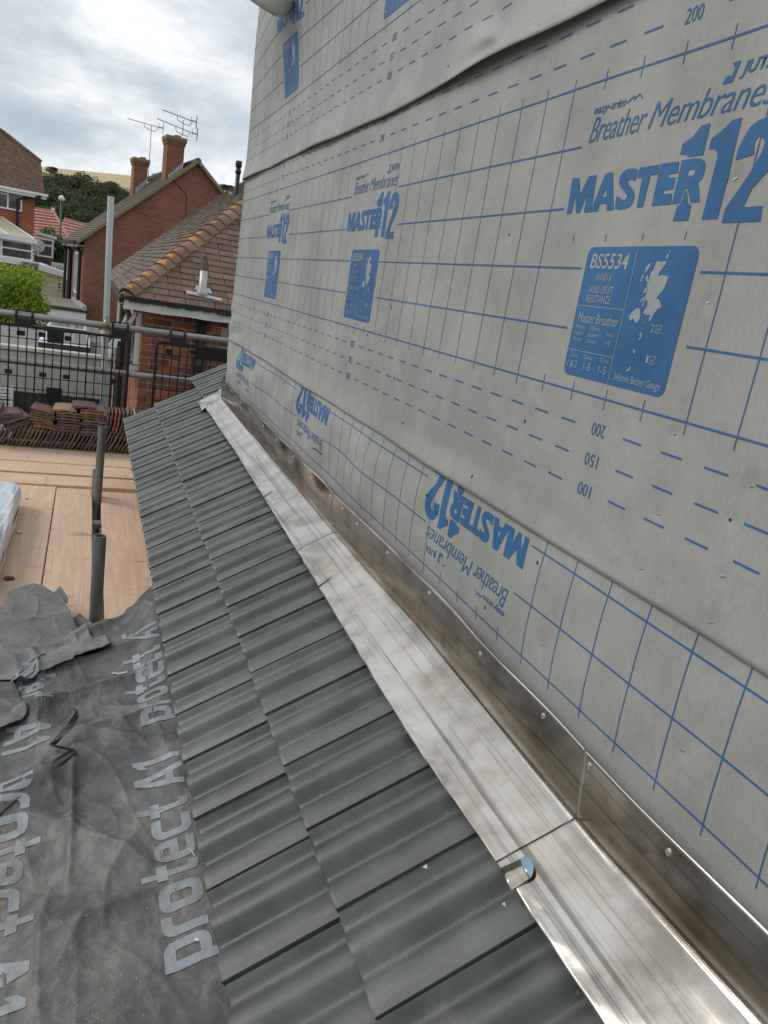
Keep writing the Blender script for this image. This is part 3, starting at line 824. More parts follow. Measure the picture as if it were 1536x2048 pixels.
# dressed corner where the flashing ends at the far corner of the wall
mbc = []
yy = np.linspace(4.70, 4.96, 26); xx = np.linspace(-.125, .03, 22)
Yc, Xc = np.meshgrid(yy, xx, indexing='ij')
Zc = roof_z(Xc, Yc) + .006 + .012 * np.exp(-((Yc - 4.735) / .02) ** 2) * sstep(-.11, -.02, Xc) + .0016 * np.sin((Xc + Yc * .5) * 50) + .016 * sstep(-.03, .03, Xc)
o = link('corner_piece', gridmesh('corner_piece', np.stack([Xc, Yc, Zc], -1)), M_APR, flash, smooth=True)
md = o.modifiers.new('thickness', 'SOLIDIFY'); md.thickness = .0015
mb = MB().box((-.012, S0 + RC + .004, -.40), (.022, S0 + RC + .012, -.235)); mb.build('corner_upstand', mat('dull_metal', (.25, .25, .25), .4, 1.0), flash, bevel=.003)

# ------------------------------------------------------------------ scaffold boards
def wood_mat():
    m = bpy.data.materials.new('scaffold_board_wood'); m.use_nodes = True; t = m.node_tree; b = t.nodes['Principled BSDF']
    b.inputs['Roughness'].default_value = .75
    tcn = N(t, 'ShaderNodeTexCoord'); oi = N(t, 'ShaderNodeObjectInfo')
    ad = N(t, 'ShaderNodeVectorMath', operation='ADD'); cb = N(t, 'ShaderNodeCombineXYZ')
    ml = N(t, 'ShaderNodeMath', operation='MULTIPLY', inp={1: 17.0}); t.links.new(oi.outputs['Random'], ml.inputs[0])
    t.links.new(ml.outputs[0], cb.inputs[0]); t.links.new(ml.outputs[0], cb.inputs[1])
    t.links.new(tcn.outputs['Object'], ad.inputs[0]); t.links.new(cb.outputs[0], ad.inputs[1])
    mp_ = N(t, 'ShaderNodeMapping', inp={'Scale': (11, .30, 11)}); t.links.new(ad.outputs[0], mp_.inputs[0])
    nz = N(t, 'ShaderNodeTexNoise', inp={'Scale': 1.3, 'Detail': 2.0, 'Distortion': .6}); t.links.new(mp_.outputs[0], nz.inputs['Vector'])
    wv = N(t, 'ShaderNodeMath', operation='MULTIPLY', inp={1: 55.0}); t.links.new(nz.outputs['Fac'], wv.inputs[0])
    si = N(t, 'ShaderNodeMath', operation='SINE'); t.links.new(wv.outputs[0], si.inputs[0])
    r = N(t, 'ShaderNodeMapRange', inp={'From Min': -1.0, 'From Max': 1.0}); t.links.new(si.outputs[0], r.inputs[0])
    rp = N(t, 'ShaderNodeValToRGB'); rp.color_ramp.elements[0].color = (.60, .42, .285, 1); rp.color_ramp.elements[1].color = (.68, .50, .355, 1)
    t.links.new(r.outputs[0], rp.inputs[0])
    # cross marks and scuffs
    mp2 = N(t, 'ShaderNodeMapping', inp={'Scale': (1.7, 7, 7), 'Rotation': (0, 0, .06)}); t.links.new(ad.outputs[0], mp2.inputs[0])
    n2 = N(t, 'ShaderNodeTexNoise', inp={'Scale': 2.1, 'Detail': 5.0, 'Roughness': .6, 'Distortion': .8}); t.links.new(mp2.outputs[0], n2.inputs['Vector'])
    r2 = N(t, 'ShaderNodeMapRange', inp={'From Min': .60, 'From Max': .72, 'To Max': .75}); t.links.new(n2.outputs['Fac'], r2.inputs[0])
    mm = N(t, 'ShaderNodeMix', data_type='RGBA'); t.links.new(r2.outputs[0], mm.inputs[0]); t.links.new(rp.outputs[0], mm.inputs[6]); mm.inputs[7].default_value = (.20, .15, .11, 1)
    n3 = N(t, 'ShaderNodeTexNoise', inp={'Scale': 3.0, 'Detail': 7.0, 'Roughness': .65}); t.links.new(ad.outputs[0], n3.inputs['Vector'])
    r3 = N(t, 'ShaderNodeMapRange', inp={'From Min': .42, 'From Max': .75, 'To Max': .55}); t.links.new(n3.outputs['Fac'], r3.inputs[0])
    m3 = N(t, 'ShaderNodeMix', data_type='RGBA'); t.links.new(r3.outputs[0], m3.inputs[0]); t.links.new(mm.outputs[2], m3.inputs[6]); m3.inputs[7].default_value = (.56, .39, .29, 1)
    t.links.new(m3.outputs[2], b.inputs['Base Color'])
    bp = N(t, 'ShaderNodeBump', inp={'Strength': .15, 'Distance': .001}); t.links.new(si.outputs[0], bp.inputs['Height']); t.links.new(bp.outputs[0], b.inputs['Normal'])
    return m
M_BOARD = wood_mat()
M_BAND = mat('galvanised_band', (.55, .55, .54), .45, .8)
ZB = -1.10
def board(x0, x1, y0, y1, z, label, across=False, group='scaffold boards', band=None):
    cx, cy = (x0 + x1) / 2, (y0 + y1) / 2
    t = thing('scaffold_board', (cx, cy, z - .038), label, 'scaffold board', group)
    if across:     # lying along X: model along Y, turn
        L, W_ = x1 - x0, y1 - y0
        m_ = MB().box((-W_ / 2, -L / 2, 0), (W_ / 2, L / 2, .038))
    else:
        L, W_ = y1 - y0, x1 - x0
        m_ = MB().box((-W_ / 2, -L / 2, 0), (W_ / 2, L / 2, .038))
    me = m_.mesh('plank'); bm = bmesh.new(); bm.from_mesh(me); bmesh.ops.recalc_face_normals(bm, faces=bm.faces)
    bmesh.ops.bevel(bm, geom=bm.edges[:], offset=.0035, segments=2, affect='EDGES'); bm.to_mesh(me); bm.free(); me.materials.append(M_BOARD)
    o = bpy.data.objects.new('plank', me); COL.objects.link(o); o.parent = t
    if across: t.rotation_euler = (0, 0, -math.pi / 2)
    if band:
        for (a, wdt) in band:
            b_ = MB().box((a - wdt / 2, L / 2 - .008, .0385), (a + wdt / 2, L / 2 + .0012, .0395)).box((a - wdt / 2, L / 2 + .0003, .004), (a + wdt / 2, L / 2 + .0014, .0395))
            mm = b_.mesh('end_band'); mm.materials.append(M_BAND); ob = bpy.data.objects.new('end_band', mm); COL.objects.link(ob); ob.parent = t
    return t
board(-.653, -.432, .3, 5.07, ZB, 'scaffold board running beside the tiled roof edge, right of the steel tubes')
board(-.912, -.703, .3, 5.10, ZB, 'scaffold board just left of the gap with the steel tubes', band=[(.01, .09)])
board(-1.140, -.917, .3, 5.12, ZB, 'scaffold board half covered by the white plastic bundle', band=[(.05, .09)])
board(-1.370, -1.145, .3, 5.14, ZB, 'scaffold board under the white plastic bundle')
board(-2.6, .9, 5.075, 5.30, ZB - .045, 'weathered grey scaffold board lying crosswise under the ends of the long boards', across=True)
board(-2.6, .9, 5.165, 5.405, ZB - .002, 'crosswise scaffold board nearest to the ends of the long boards', across=True)
board(-2.6, .9, 5.44, 5.715, ZB + .0, 'crosswise scaffold board in front of the tile stacks', across=True)
board(-2.6, .9, 5.722, 5.945, ZB + .002, 'crosswise scaffold board at the foot of the standing tiles', across=True)
board(-2.6, .9, 5.95, 6.17, ZB, 'crosswise scaffold board under the standing tiles', across=True)
board(-2.6, .9, 6.18, 6.40, ZB, 'outermost crosswise scaffold board below the black guard', across=True)

# ------------------------------------------------------------------ steel tubes, couplers and brick guards
M_TUBE = mat('weathered_steel_tube', (.15, .155, .14), .48, .55, col2=(.26, .26, .235), nscale=16, nstretch=(1, 1, .25), bump=.15, bscale=150, rvar=.12)
M_RAIL = mat('rail_steel', (.25, .25, .235), .42, .6, col2=(.36, .355, .33), nscale=10, nstretch=(.2, 1, 1), rvar=.1)
M_GALV = mat('galvanised_steel', (.48, .51, .52), .42, .55, col2=(.60, .63, .64), nscale=12, nstretch=(1, 1, .15), rvar=.1)
M_BRASS = mat('coupler_metal', (.30, .25, .12), .5, .8, col2=(.40, .36, .22), nscale=60)
M_BLK = mat('black_plastic', (.009, .0095, .011), .5, col2=(.016, .016, .018), nscale=20, spec=.3)
M_RUST = mat('rusty_dirt', (.14, .09, .045), .95, col2=(.25, .18, .10), nscale=80, bump=.6, bscale=120)
def tubeobj(name, a, b, m, label, cat='scaffold tube', group=None):
    o = MB().pipe(a, b, .0242, n=24).build(name, m, None, smooth=True, origin=a)
    me = o.data; fix_sharp(me)
    return tag(o, label, cat, group)
p1 = atY(200, 1073, 3.02); tubeobj('steel_tube', (-.690, 3.03, -1.6), (p1.x, 3.03, p1.z), M_TUBE, 'short dark steel tube standing in the gap between boards, nearer of two')
p2 = atY(205, 853, 4.87); tubeobj('steel_tube', (-.688, 4.85, -2.4), (p2.x, 4.87, p2.z), M_TUBE, 'taller dark steel tube rising from the gap behind the short one')
tubeobj('steel_tube', (-.692, 4.95, -2.4), (-.686, 4.95, -.93), M_TUBE, 'thin strip of steel tube close behind the taller dark tube')
tubeobj('steel_tube', (-1.9, 4.62, ZB - .075), (-.05, 4.62, ZB - .075), M_RAIL, 'horizontal steel tube under the boards crossing the gap')
tag(MB().tube([(-.70, 4.02, ZB - .03), (-.655, 4.03, ZB - .02)], [.03, .024], 9).build('mortar_lump', M_RUST, None, origin=(-.68, 4.02, ZB - .03)), 'lump of sandy rubble wedged in the gap between boards', 'rubble')
g0 = atY(222, 393, 6.66); g1 = atY(205, 840, 6.66)
dg = (g1 - g0) / (g1.z - g0.z)
tubeobj('galvanised_standard', tuple(g0 + dg * (-4.5 - g0.z)), tuple(g0), M_GALV, 'tall pale galvanised scaffold upright in front of the brick houses', 'scaffold tube')
ra, rb_ = atY(0, 625, 6.6), atY(455, 682, 6.6); zr = (ra.z + rb_.z) / 2
tubeobj('guard_rail', (-2.9, 6.6, ra.z - .002), (1.6, 6.6, rb_.z + .004), M_RAIL, 'upper horizontal scaffold rail that the black guards hang from', 'guard rail')
rc, rd = atY(0, 716, 6.6), atY(390, 766, 6.6)
tubeobj('guard_rail', (-2.9, 6.6, rc.z), (1.6, 6.6, rd.z), M_RAIL, 'lower horizontal scaffold rail seen through the black guards', 'guard rail')
# brass-coloured coupler where rail and upright meet
pc = atY(213, 648, 6.62)
cp = thing('scaffold_coupler', tuple(pc), 'brass-coloured coupler clamping the upper rail to the pale upright', 'coupler')
MB().tube([(pc.x - .02, 6.6, pc.z), (pc.x + .018, 6.6, pc.z)], .034, 14).build('clamp_band', M_BRASS, cp, smooth=True)
MB().tube([(pc.x - .001, 6.57, pc.z + .02), (pc.x - .001, 6.57, pc.z + .062)], .008, 8).tube([(pc.x - .001, 6.57, pc.z + .05), (pc.x - .001, 6.57, pc.z + .062)], .014, 6).build('bolt', M_BRASS, cp)
MB().box((pc.x - .02, 6.6, pc.z - .05), (pc.x + .02, 6.65, pc.z - .022)).build('clamp_plate', M_BRASS, cp, bevel=.003)

ZT = -.262
def guard(x0, x1, label, clips, plates):
    YG = 6.555; zb = ZT - .70
    g = thing('brick_guard', ((x0 + x1) / 2, YG, zb), label, 'brick guard', 'black mesh guards hung on the rails')
    def tz(x): return ZT + .008 * (x + 1.3) / 1.0
    n = int(round((x1 - x0) / .0625)); dx = (x1 - x0) / n
    fr = MB()
    fr.tube([(x0, YG, zb), (x0, YG, tz(x0) - .03), (x0 + .012, YG, tz(x0) - .006), (x0 + .035, YG, tz(x0)), (x1 - .035, YG, tz(x1)), (x1 - .012, YG, tz(x1) - .006), (x1, YG, tz(x1) - .03), (x1, YG, zb)], .0105, 8)
    fr.tube([(x0, YG, zb + .01), (x1, YG, zb + .01)], .0095, 8)
    fr.build('frame', M_BLK, g)
    for i in range(1, n):
        x = x0 + i * dx; wv = .011 if (i % 3 == 0) else .008
        MB().bar((x, YG + .001, zb + .01), (x, YG + .001, tz(x) - .004), wv, .006, up=(0, 1, 0)).build('upright_bar', M_BLK, g)
    zc = -.09; k = 0
    while zc > -.66:
        MB().bar((x0, YG - .004, tz(x0) + zc), (x1, YG - .004, tz(x1) + zc), .0065, .0065).build('cross_bar', M_BLK, g)
        zc -= .0925 if k % 2 else .098; k += 1
    for (px, w_, h0, h1) in plates:
        MB().box((px, YG - .012, tz(px) + h0), (px + w_, YG + .006, tz(px) + h1)).build('plate', M_BLK, g, bevel=.003)
    for cx in clips:
        z = ra.z + (rb_.z - ra.z) * (cx + 1.4) / 1.7 + .003
        c = MB()
        c.hexa([(cx - .062, 6.52, z - .085), (cx + .062, 6.52, z - .085), (cx + .062, 6.56, z - .085), (cx - .062, 6.56, z - .085), (cx - .062, 6.53, z - .022), (cx + .062, 6.53, z - .022), (cx + .062, 6.556, z - .022), (cx - .062, 6.556, z - .022)])
        for sx in (-.062, .050):
            c.tube([(cx + sx + .006, 6.552, z - .03), (cx + sx + .006, 6.556, z + .012), (cx + sx + .006, 6.575, z + .034), (cx + sx + .006, 6.605, z + .038), (cx + sx + .006, 6.64, z + .012)], .009, 6)
        c.bar((cx - .062, 6.585, z + .036), (cx + .062, 6.585, z + .036), .012, .01).bar((cx - .062, 6.556, z - .04), (cx + .062, 6.556, z - .04), .012, .03)
        c.build('hook_clip', M_BLK, g)
guard(-1.515, -.470, 'black plastic mesh brick guard with rusty spots, hung left of the pale upright', [-1.232, -.545],
      [(-1.068, .118, -.10, .003), (-1.13, .05, -.066, -.03), (-.945, .05, -.072, -.036), (-1.28, .058, -.072, -.035), (-.56, .05, -.07, -.03), (-1.06, .116, -.56, -.445),
       (-1.115, .052, -.368, -.335), (-.945, .052, -.368, -.335), (-1.355, .052, -.368, -.335), (-.60, .045, -.37, -.33)])
guard(-.262, .78, 'black plastic mesh brick guard in front of the orange brick wall', [-.105], [(.045, .3, -.10, .003), (.0, .045, -.066, -.03), (-.19, .05, -.085, -.045), (-.19, .05, -.50, -.465)])
guard(-2.62, -1.56, 'black plastic mesh brick guard furthest left, mostly out of view', [-1.7], [(-2.1, .118, -.10, .003)])

# ------------------------------------------------------------------ dark underlay lying loose below the tiles
def underlay_mat(name, c0, c1, dirtcol, bump, dirt_amt):
    m = bpy.data.materials.new(name); m.use_nodes = True; t = m.node_tree; b = t.nodes['Principled BSDF']; L = t.links.new
    b.inputs['Roughness'].default_value = .55; b.inputs['Specular IOR Level'].default_value = .45
    tcn = N(t, 'ShaderNodeTexCoord'); o_ = tcn.outputs['Object']
    n1_ = N(t, 'ShaderNodeTexNoise', inp={'Scale': 5.0, 'Detail': 9.0, 'Roughness': .68, 'Distortion': .4}); L(o_, n1_.inputs['Vector'])
    r = N(t, 'ShaderNodeValToRGB'); r.color_ramp.elements[0].position = .36; r.color_ramp.elements[0].color = (*c0, 1); r.color_ramp.elements[1].position = .64; r.color_ramp.elements[1].color = (*c1, 1); L(n1_.outputs['Fac'], r.inputs[0])
    mp_ = N(t, 'ShaderNodeMapping', inp={'Scale': (1.0, .55, 1), 'Rotation': (0, 0, .5)}); L(o_, mp_.inputs[0])
    n2_ = N(t, 'ShaderNodeTexNoise', inp={'Scale': 24.0, 'Detail': 10.0, 'Roughness': .72, 'Distortion': .25}); L(mp_.outputs[0], n2_.inputs['Vector'])
    n3_ = N(t, 'ShaderNodeTexNoise', inp={'Scale': 2.6, 'Detail': 3.0}); L(o_, n3_.inputs['Vector'])
    ad = N(t, 'ShaderNodeMath', operation='MULTIPLY_ADD', inp={1: .6}); L(n3_.outputs['Fac'], ad.inputs[0]); L(n2_.outputs['Fac'], ad.inputs[2])
    dm = N(t, 'ShaderNodeMapRange', inp={'From Min': .80, 'From Max': .98, 'To Max': dirt_amt}); L(ad.outputs[0], dm.inputs[0])
    mm = N(t, 'ShaderNodeMix', data_type='RGBA'); L(dm.outputs[0], mm.inputs[0]); L(r.outputs[0], mm.inputs[6]); mm.inputs[7].default_value = (*dirtcol, 1)
    # tiny black specks
    vo = N(t, 'ShaderNodeTexVoronoi', inp={'Scale': 60.0}); L(o_, vo.inputs['Vector']); sv = N(t, 'ShaderNodeMapRange', inp={'From Min': .06, 'From Max': .09, 'To Min': .6, 'To Max': 0.0}); L(vo.outputs['Distance'], sv.inputs[0])
    m3 = N(t, 'ShaderNodeMix', data_type='RGBA'); L(sv.outputs[0], m3.inputs[0]); L(mm.outputs[2], m3.inputs[6]); m3.inputs[7].default_value = (.03, .03, .03, 1); L(m3.outputs[2], b.inputs['Base Color'])
    # creases: distorted cell edges at two sizes
    def crease(sc, w_):
        nn = N(t, 'ShaderNodeTexNoise', inp={'Scale': sc * .7, 'Detail': 2.0}); L(o_, nn.inputs['Vector'])
        va = N(t, 'ShaderNodeVectorMath', operation='MULTIPLY_ADD'); L(nn.outputs['Color'], va.inputs[0]); va.inputs[1].default_value = (.9 / sc, .9 / sc, .9 / sc); L(o_, va.inputs[2])
        v = N(t, 'ShaderNodeTexVoronoi', feature='DISTANCE_TO_EDGE', inp={'Scale': sc}); L(va.outputs[0], v.inputs['Vector'])
        q = N(t, 'ShaderNodeMapRange', interpolation_type='SMOOTHSTEP', inp={'From Min': 0.0, 'From Max': w_, 'To Min': 1.0, 'To Max': 0.0}); L(v.outputs['Distance'], q.inputs[0]); return q.outputs[0]
    b1 = N(t, 'ShaderNodeBump', inp={'Strength': bump, 'Distance': .006}); L(crease(4.0, .30), b1.inputs['Height'])
    b2 = N(t, 'ShaderNodeBump', inp={'Strength': bump, 'Distance': .0022}); L(crease(13.0, .25), b2.inputs['Height']); L(b1.outputs[0], b2.inputs['Normal'])
    b3 = N(t, 'ShaderNodeBump', inp={'Strength': bump * .8, 'Distance': .0025}); L(n2_.outputs['Fac'], b3.inputs['Height']); L(b2.outputs[0], b3.inputs['Normal']); L(b3.outputs[0], b.inputs['Normal'])
    MATS[name] = m; return m
M_UND = underlay_mat('dirty_grey_underlay', (.036, .037, .038), (.118, .118, .116), (.25, .222, .198), .65, .58)
M_UNDP = underlay_mat('underlay_print', (.17, .195, .21), (.29, .325, .35), (.20, .175, .155), .5, .8)
M_UND2 = underlay_mat('clean_grey_underlay', (.11, .11, .112), (.19, .19, .192), (.10, .095, .09), .5, .6)
ug = [(sn(50 + i, k_, 3), a) for i, (k_, a) in enumerate([(3.5, .016), (8, .009), (16, .0048), (36, .0022)])]
def ridged(f, x, y): return 1 - np.abs(f(x, y)) * 1.3
uf1, uf2, uf3 = sn(61, 6, 4), sn(62, 13, 4), sn(63, 27, 5)
def under_z(x, y):
    x = np.asarray(x, float); y = np.asarray(y, float)
    z = -.800 + (x + .55) * .20
    z = np.where(x > -.53, np.maximum(z + .012, -.402 + x * TP + .006 * (y - .9) - .083), z + .012 * sstep(-.60, -.53, x))
    drop = sstep(2.15, 2.9, y) * sstep(-.50, -.78, x)
    z = z * (1 - drop) + (ZB + .035) * drop
    m = sstep(-.50, -.62, x)                       # lies still at the tiles
    wr = 0
    for f, a in ug: wr = wr + a * f(x, y)
    wr = wr + .011 * np.clip(ridged(uf1, x * .8 + .3 * y, y), 0, 1) ** 5 + .007 * np.clip(ridged(uf2, x + .4 * y, y), 0, 1) ** 6 + .003 * np.clip(ridged(uf3, x, y), 0, 1) ** 4
    wr = wr * (1 + 1.2 * sstep(1.9, 2.8, y))
    # long pulled folds
    for (x0, y0, an, L, wd, A) in [(-.95, 2.0, .35, .9, .05, .030), (-1.0, 2.25, .2, .6, .04, .025), (-.55, 2.36, 2.9, .35, .03, .035), (-.58, 1.30, 2.35, .5, .035, .022),
                                   (-.55, 1.75, 2.6, .3, .02, .012), (-.80, 1.10, 1.1, .5, .03, .012), (-.76, 1.3, 1.57, .6, .012, .010), (-1.1, 1.5, .6, .5, .05, .015),
                                   (-.6, 2.62, 3.3, .25, .05, .05), (-.85, 1.85, .15, .45, .03, .014), (-.9, 1.2, .2, .5, .03, .014)]:
        u = (x - x0) * math.cos(an) + (y - y0) * math.sin(an); v = -(x - x0) * math.sin(an) + (y - y0) * math.cos(an)
        wr = wr + 1.35 * A * np.exp(-(np.abs(v) / wd) ** 1.2) * sstep(-.05, .12, u) * sstep(L, L * .5, u)
    z = z + wr * (.25 + .75 * m)
    z = z + drop * .045 * np.clip(uf1(x * 1.6, y * .6) + .3, 0, 2) * sstep(2.3, 2.75, y)
    return z
def y_far(x): return 2.93 + .05 * uf2(x, x * 0) + .03 * uf3(x, x * 0) - .16 * sstep(-.78, -.52, x)
ux_ = np.concatenate([np.linspace(-2.0, -1.17, 60), np.arange(-1.165, -.36, .0042)]); uy_ = np.linspace(.2, 1, 300)[:, None]
t_ = np.concatenate([np.linspace(0, .2, 30)[:-1], np.linspace(.2, 1, 470)])[:, None]
XX = np.broadcast_to(ux_[None, :], (len(t_), len(ux_))); YY = .2 + t_ * (y_far(ux_)[None, :] - .2)
und = thing('underlay_sheet', (-.9, 1.6, -.9), 'creased dirty grey roofing underlay lying beside the tiles, printed with pale letters', 'underlay')
o = link('sheet', gridmesh('sheet', np.stack([XX, YY, under_z(XX, YY) + .003], -1)), M_UND, und, smooth=True)
md = o.modifiers.new('thickness', 'SOLIDIFY'); md.thickness = .0011
und_o = o
def put_under(me, m, name, fx, fy, lift=.0042):
    co = me_co(me); X = fx(co[:, 0], co[:, 1]); Y = fy(co[:, 0], co[:, 1])
    put_co(me, np.stack([X, Y, under_z(X, Y) + lift], -1)); return link(name, me, m, und_o)
LW, LH, LT, LR_ = .063, .080, .0198, .022
def glyph(ch):
    w_, h_, T, r = LW, LH, LT, LR_; m_ = h_ / 2; g = T / 2
    def arc(cx, cy, r_, a0): return [(cx + r_ * math.cos(rad(a0 + k * 30)), cy + r_ * math.sin(rad(a0 + k * 30))) for k in range(4)]
    if ch == 'o': return [rrect(0, w_, 0, h_, r), rrect(T, w_ - T, T, h_ - T, .007)], w_
    if ch == 'p': return [[(0, -.026), (T, -.026), (T, 0)] + arc(w_ - r, r, r, -90) + arc(w_ - r, h_ - r, r, 0) + [(0, h_)], [(T, T), (w_ - T - .004, T), (w_ - T, T + .004), (w_ - T, h_ - T - .004), (w_ - T - .004, h_ - T), (T, h_ - T)]], w_
    if ch == 'r': return [[(0, 0), (T, 0), (T, h_ - T - .008), (T + .003, h_ - T - .002), (T + .009, h_ - T), (.046, h_ - T), (.046, h_)] + arc(r, h_ - r, r, 90)], .046
    if ch == 't': return [[(.012, .108), (.012, h_), (0, h_), (0, h_ - T), (.012, h_ - T), (.012, .018), (.0145, .008), (.021, .002), (.03, 0), (.046, 0), (.046, T), (.034, T), (.0305, T + .003), (.0295, T + .007), (.0295, h_ - T), (.046, h_ - T), (.046, h_), (.0295, h_), (.0295, .108)]], .046
    if ch == 'e': return [[(w_, 0), (w_, T - .003), (T + .008, T - .003), (T, T + .003), (T, m_ - g + .002), (w_, m_ - g + .002)] + arc(w_ - r, h_ - r, r, 0) + arc(r, h_ - r, r, 90) + arc(r, r, r, 180), [(T, m_ + g), (w_ - T, m_ + g), (w_ - T, h_ - T - .003), (w_ - T - .004, h_ - T + .002), (T + .004, h_ - T + .002), (T, h_ - T - .003)]], w_
    if ch == 'c': return [[(w_ - .004, 0), (w_ - .004, T), (T + .008, T), (T + .002, T + .002), (T, T + .008), (T, h_ - T - .008), (T + .002, h_ - T - .002), (T + .008, h_ - T), (w_ - .004, h_ - T), (w_ - .004, h_)] + arc(r, h_ - r, r, 90) + arc(r, r, r, 180)], w_ - .004
    if ch == 'A': return [[(0, 0), (.020, 0), (.027, .022), (.055, .022), (.062, 0), (.082, 0), (.051, .108), (.031, .108)], [(.032, .038), (.050, .038), (.041, .078)]], .082
    if ch == '1': return [[(.014, 0), (.034, 0), (.034, .108), (.018, .108), (0, .092), (0, .073), (.014, .084)]], .034
    return None, .030
def word(txt):
    L = []; u = 0
    for ch in txt:
        lp, w_ = glyph(ch)
        if lp: L.append(fill2d([[(a + u, b) for a, b in l] for l in lp]))
        u += w_ + .009
    return join2d(L, .02)
def protect(): return word('protect A1')
for y0 in (1.065, 1.83, .30):
    put_under(protect(), M_UNDP, 'printed_letters', lambda u, v: -.520 - v, lambda u, v, y0=y0: y0 + u)
for y0 in (1.70, 2.46, 3.22 - .76 * 3):
    me = protect()
    put_under(me, M_UNDP, 'printed_letters', lambda u, v: -.925 + v, lambda u, v, y0=y0: y0 - u)

def hit(px, py, zfun):
    r = ray(px, py); t = .6
    while t < 9:
        p = CAM + r * t
        if p.z <= float(zfun(p.x, p.y)): return p
        t += .004
    return p
def inside(poly, X, Y):
    c = np.zeros(X.shape, bool); n = len(poly)
    for i in range(n):
        x1, y1 = poly[i]; x2, y2 = poly[(i + 1) % n]
        cond = ((y1 > Y) != (y2 > Y)) & (X < (x2 - x1) * (Y - y1) / (y2 - y1 + 1e-12) + x1)
        c ^= cond
    return c
def torn_piece(pix, height, name, label, m, step=.0026, crease=()):
    zf_ = lambda x, y: under_z(x, y) + height
    pts = [hit(a, b, zf_) for a, b in pix]
    poly = [(p.x, p.y) for p in pts]
    # roughen the torn outline
    rr = random.Random(3); pl = []
    for i in range(len(poly)):
        a, b = Vector(poly[i]), Vector(poly[(i + 1) % len(poly)]); n = max(1, int((b - a).length / .012))
        for k in range(n): pl.append(tuple(a.lerp(b, k / n) + Vector((rr.uniform(-.0014, .0014), rr.uniform(-.0014, .0014)))))
    x0, x1 = min(p[0] for p in pl), max(p[0] for p in pl); y0, y1 = min(p[1] for p in pl), max(p[1] for p in pl)
    gx = np.arange(x0 - .01, x1 + .01, step); gy = np.arange(y0 - .01, y1 + .01, step)
    X, Y = np.meshgrid(gx, gy)
    keep = inside(pl, X[:-1, :-1] + step / 2, Y[:-1, :-1] + step / 2)
    Z = zf_(X, Y) * .35 + .65 * (np.mean(under_z(np.full_like(gy, np.mean(gx)), gy)) + height + (Y - np.mean(gy)) * -.12) + .004 * uf1(X + 3, Y) + .007 * np.clip(ridged(uf1, X * .7 + 1, Y * .8 + 2), 0, 1) ** 7 + .004 * np.clip(ridged(uf2, X * .6 + Y * .3, Y * .6), 0, 1) ** 8 + .0006 * uf3(X, Y)
    Z = np.maximum(Z, under_z(X, Y) + height * .55)
    for (ax, ay, an, L, wd, A) in crease: Z = Z + wrinkle(X, Y, ax, ay, an, L, wd, A)
    me = gridmesh(name, np.stack([X, Y, Z], -1), keep)
    t = thing(name, (float(np.mean(gx)), float(np.mean(gy)), float(Z.min())), label, 'underlay')
    o = link('sheet', me, m, t, smooth=True); md = o.modifiers.new('thickness', 'SOLIDIFY'); md.thickness = .0012
    return t, o, (lambda x, y: zf_(x, y))
t1, o1, zf1 = torn_piece([(-60, 1300), (-40, 1232), (5, 1224), (15, 1190), (66, 1171), (84, 1176), (125, 1206), (172, 1240), (227, 1273), (205, 1286), (180, 1291), (150, 1303), (146, 1310), (120, 1316),
                          (84, 1331), (66, 1345), (26, 1352), (-10, 1352), (-60, 1345)], .036, 'torn_underlay_flap', 'paler torn flap of underlay with ragged edge, printed A1, folded over the sheet', M_UND2)
def place_flap_text(body, c, right, up, w_, h_, zf_, par, lift=.003):
    me = word(body); co = me_co(me); co[:, 0] /= co[:, 0].max(); co[:, 1] /= co[:, 1].max(); put_co(me, co)
    co = me_co(me); a = hit(*c, zf_); b = hit(*right, zf_); d = hit(*up, zf_)
    X = a.x + co[:, 0] * (b.x - a.x) + co[:, 1] * (d.x - a.x); Y = a.y + co[:, 0] * (b.y - a.y) + co[:, 1] * (d.y - a.y)
    # drop on to the piece's real surface
    from mathutils.bvhtree import BVHTree
    bm = bmesh.new(); bm.from_mesh(par.data); bv = BVHTree.FromBMesh(bm); bm.free(); wp = wpos(par); Z = []
    for x, y in zip(X, Y):
        h = bv.ray_cast(Vector((x - wp.x, y - wp.y, 2)), Vector((0, 0, -1)))
        Z.append(h[0].z + wp.z + lift if h[0] is not None else zf_(x, y))
    put_co(me, np.stack([X, Y, np.array(Z)], -1)); return link('printed_letters', me, M_UNDP, par)
place_flap_text('A1', (94, 1293), (66, 1337), (54, 1306), 0, 0, zf1, o1)
t2, o2, zf2 = torn_piece([(-60, 1355), (0, 1352), (24, 1353), (38, 1375), (43, 1395), (53, 1408), (53, 1420), (44, 1435), (20, 1450), (0, 1464), (-60, 1490)], .022, 'torn_underlay_piece',
                         'torn scrap of underlay with curved edge at the left, below the larger flap', M_UND)
# crumpled underlay edge standing up on the boards
cr = MB()
t3, o3, zf3 = torn_piece([(92, 1200), (120, 1172), (130, 1190), (136, 1200), (136, 1212), (110, 1215)], .05, 'crumpled_underlay_tip', 'crumpled pointed tip of dark underlay sticking up against the boards', M_UND2, step=.003)
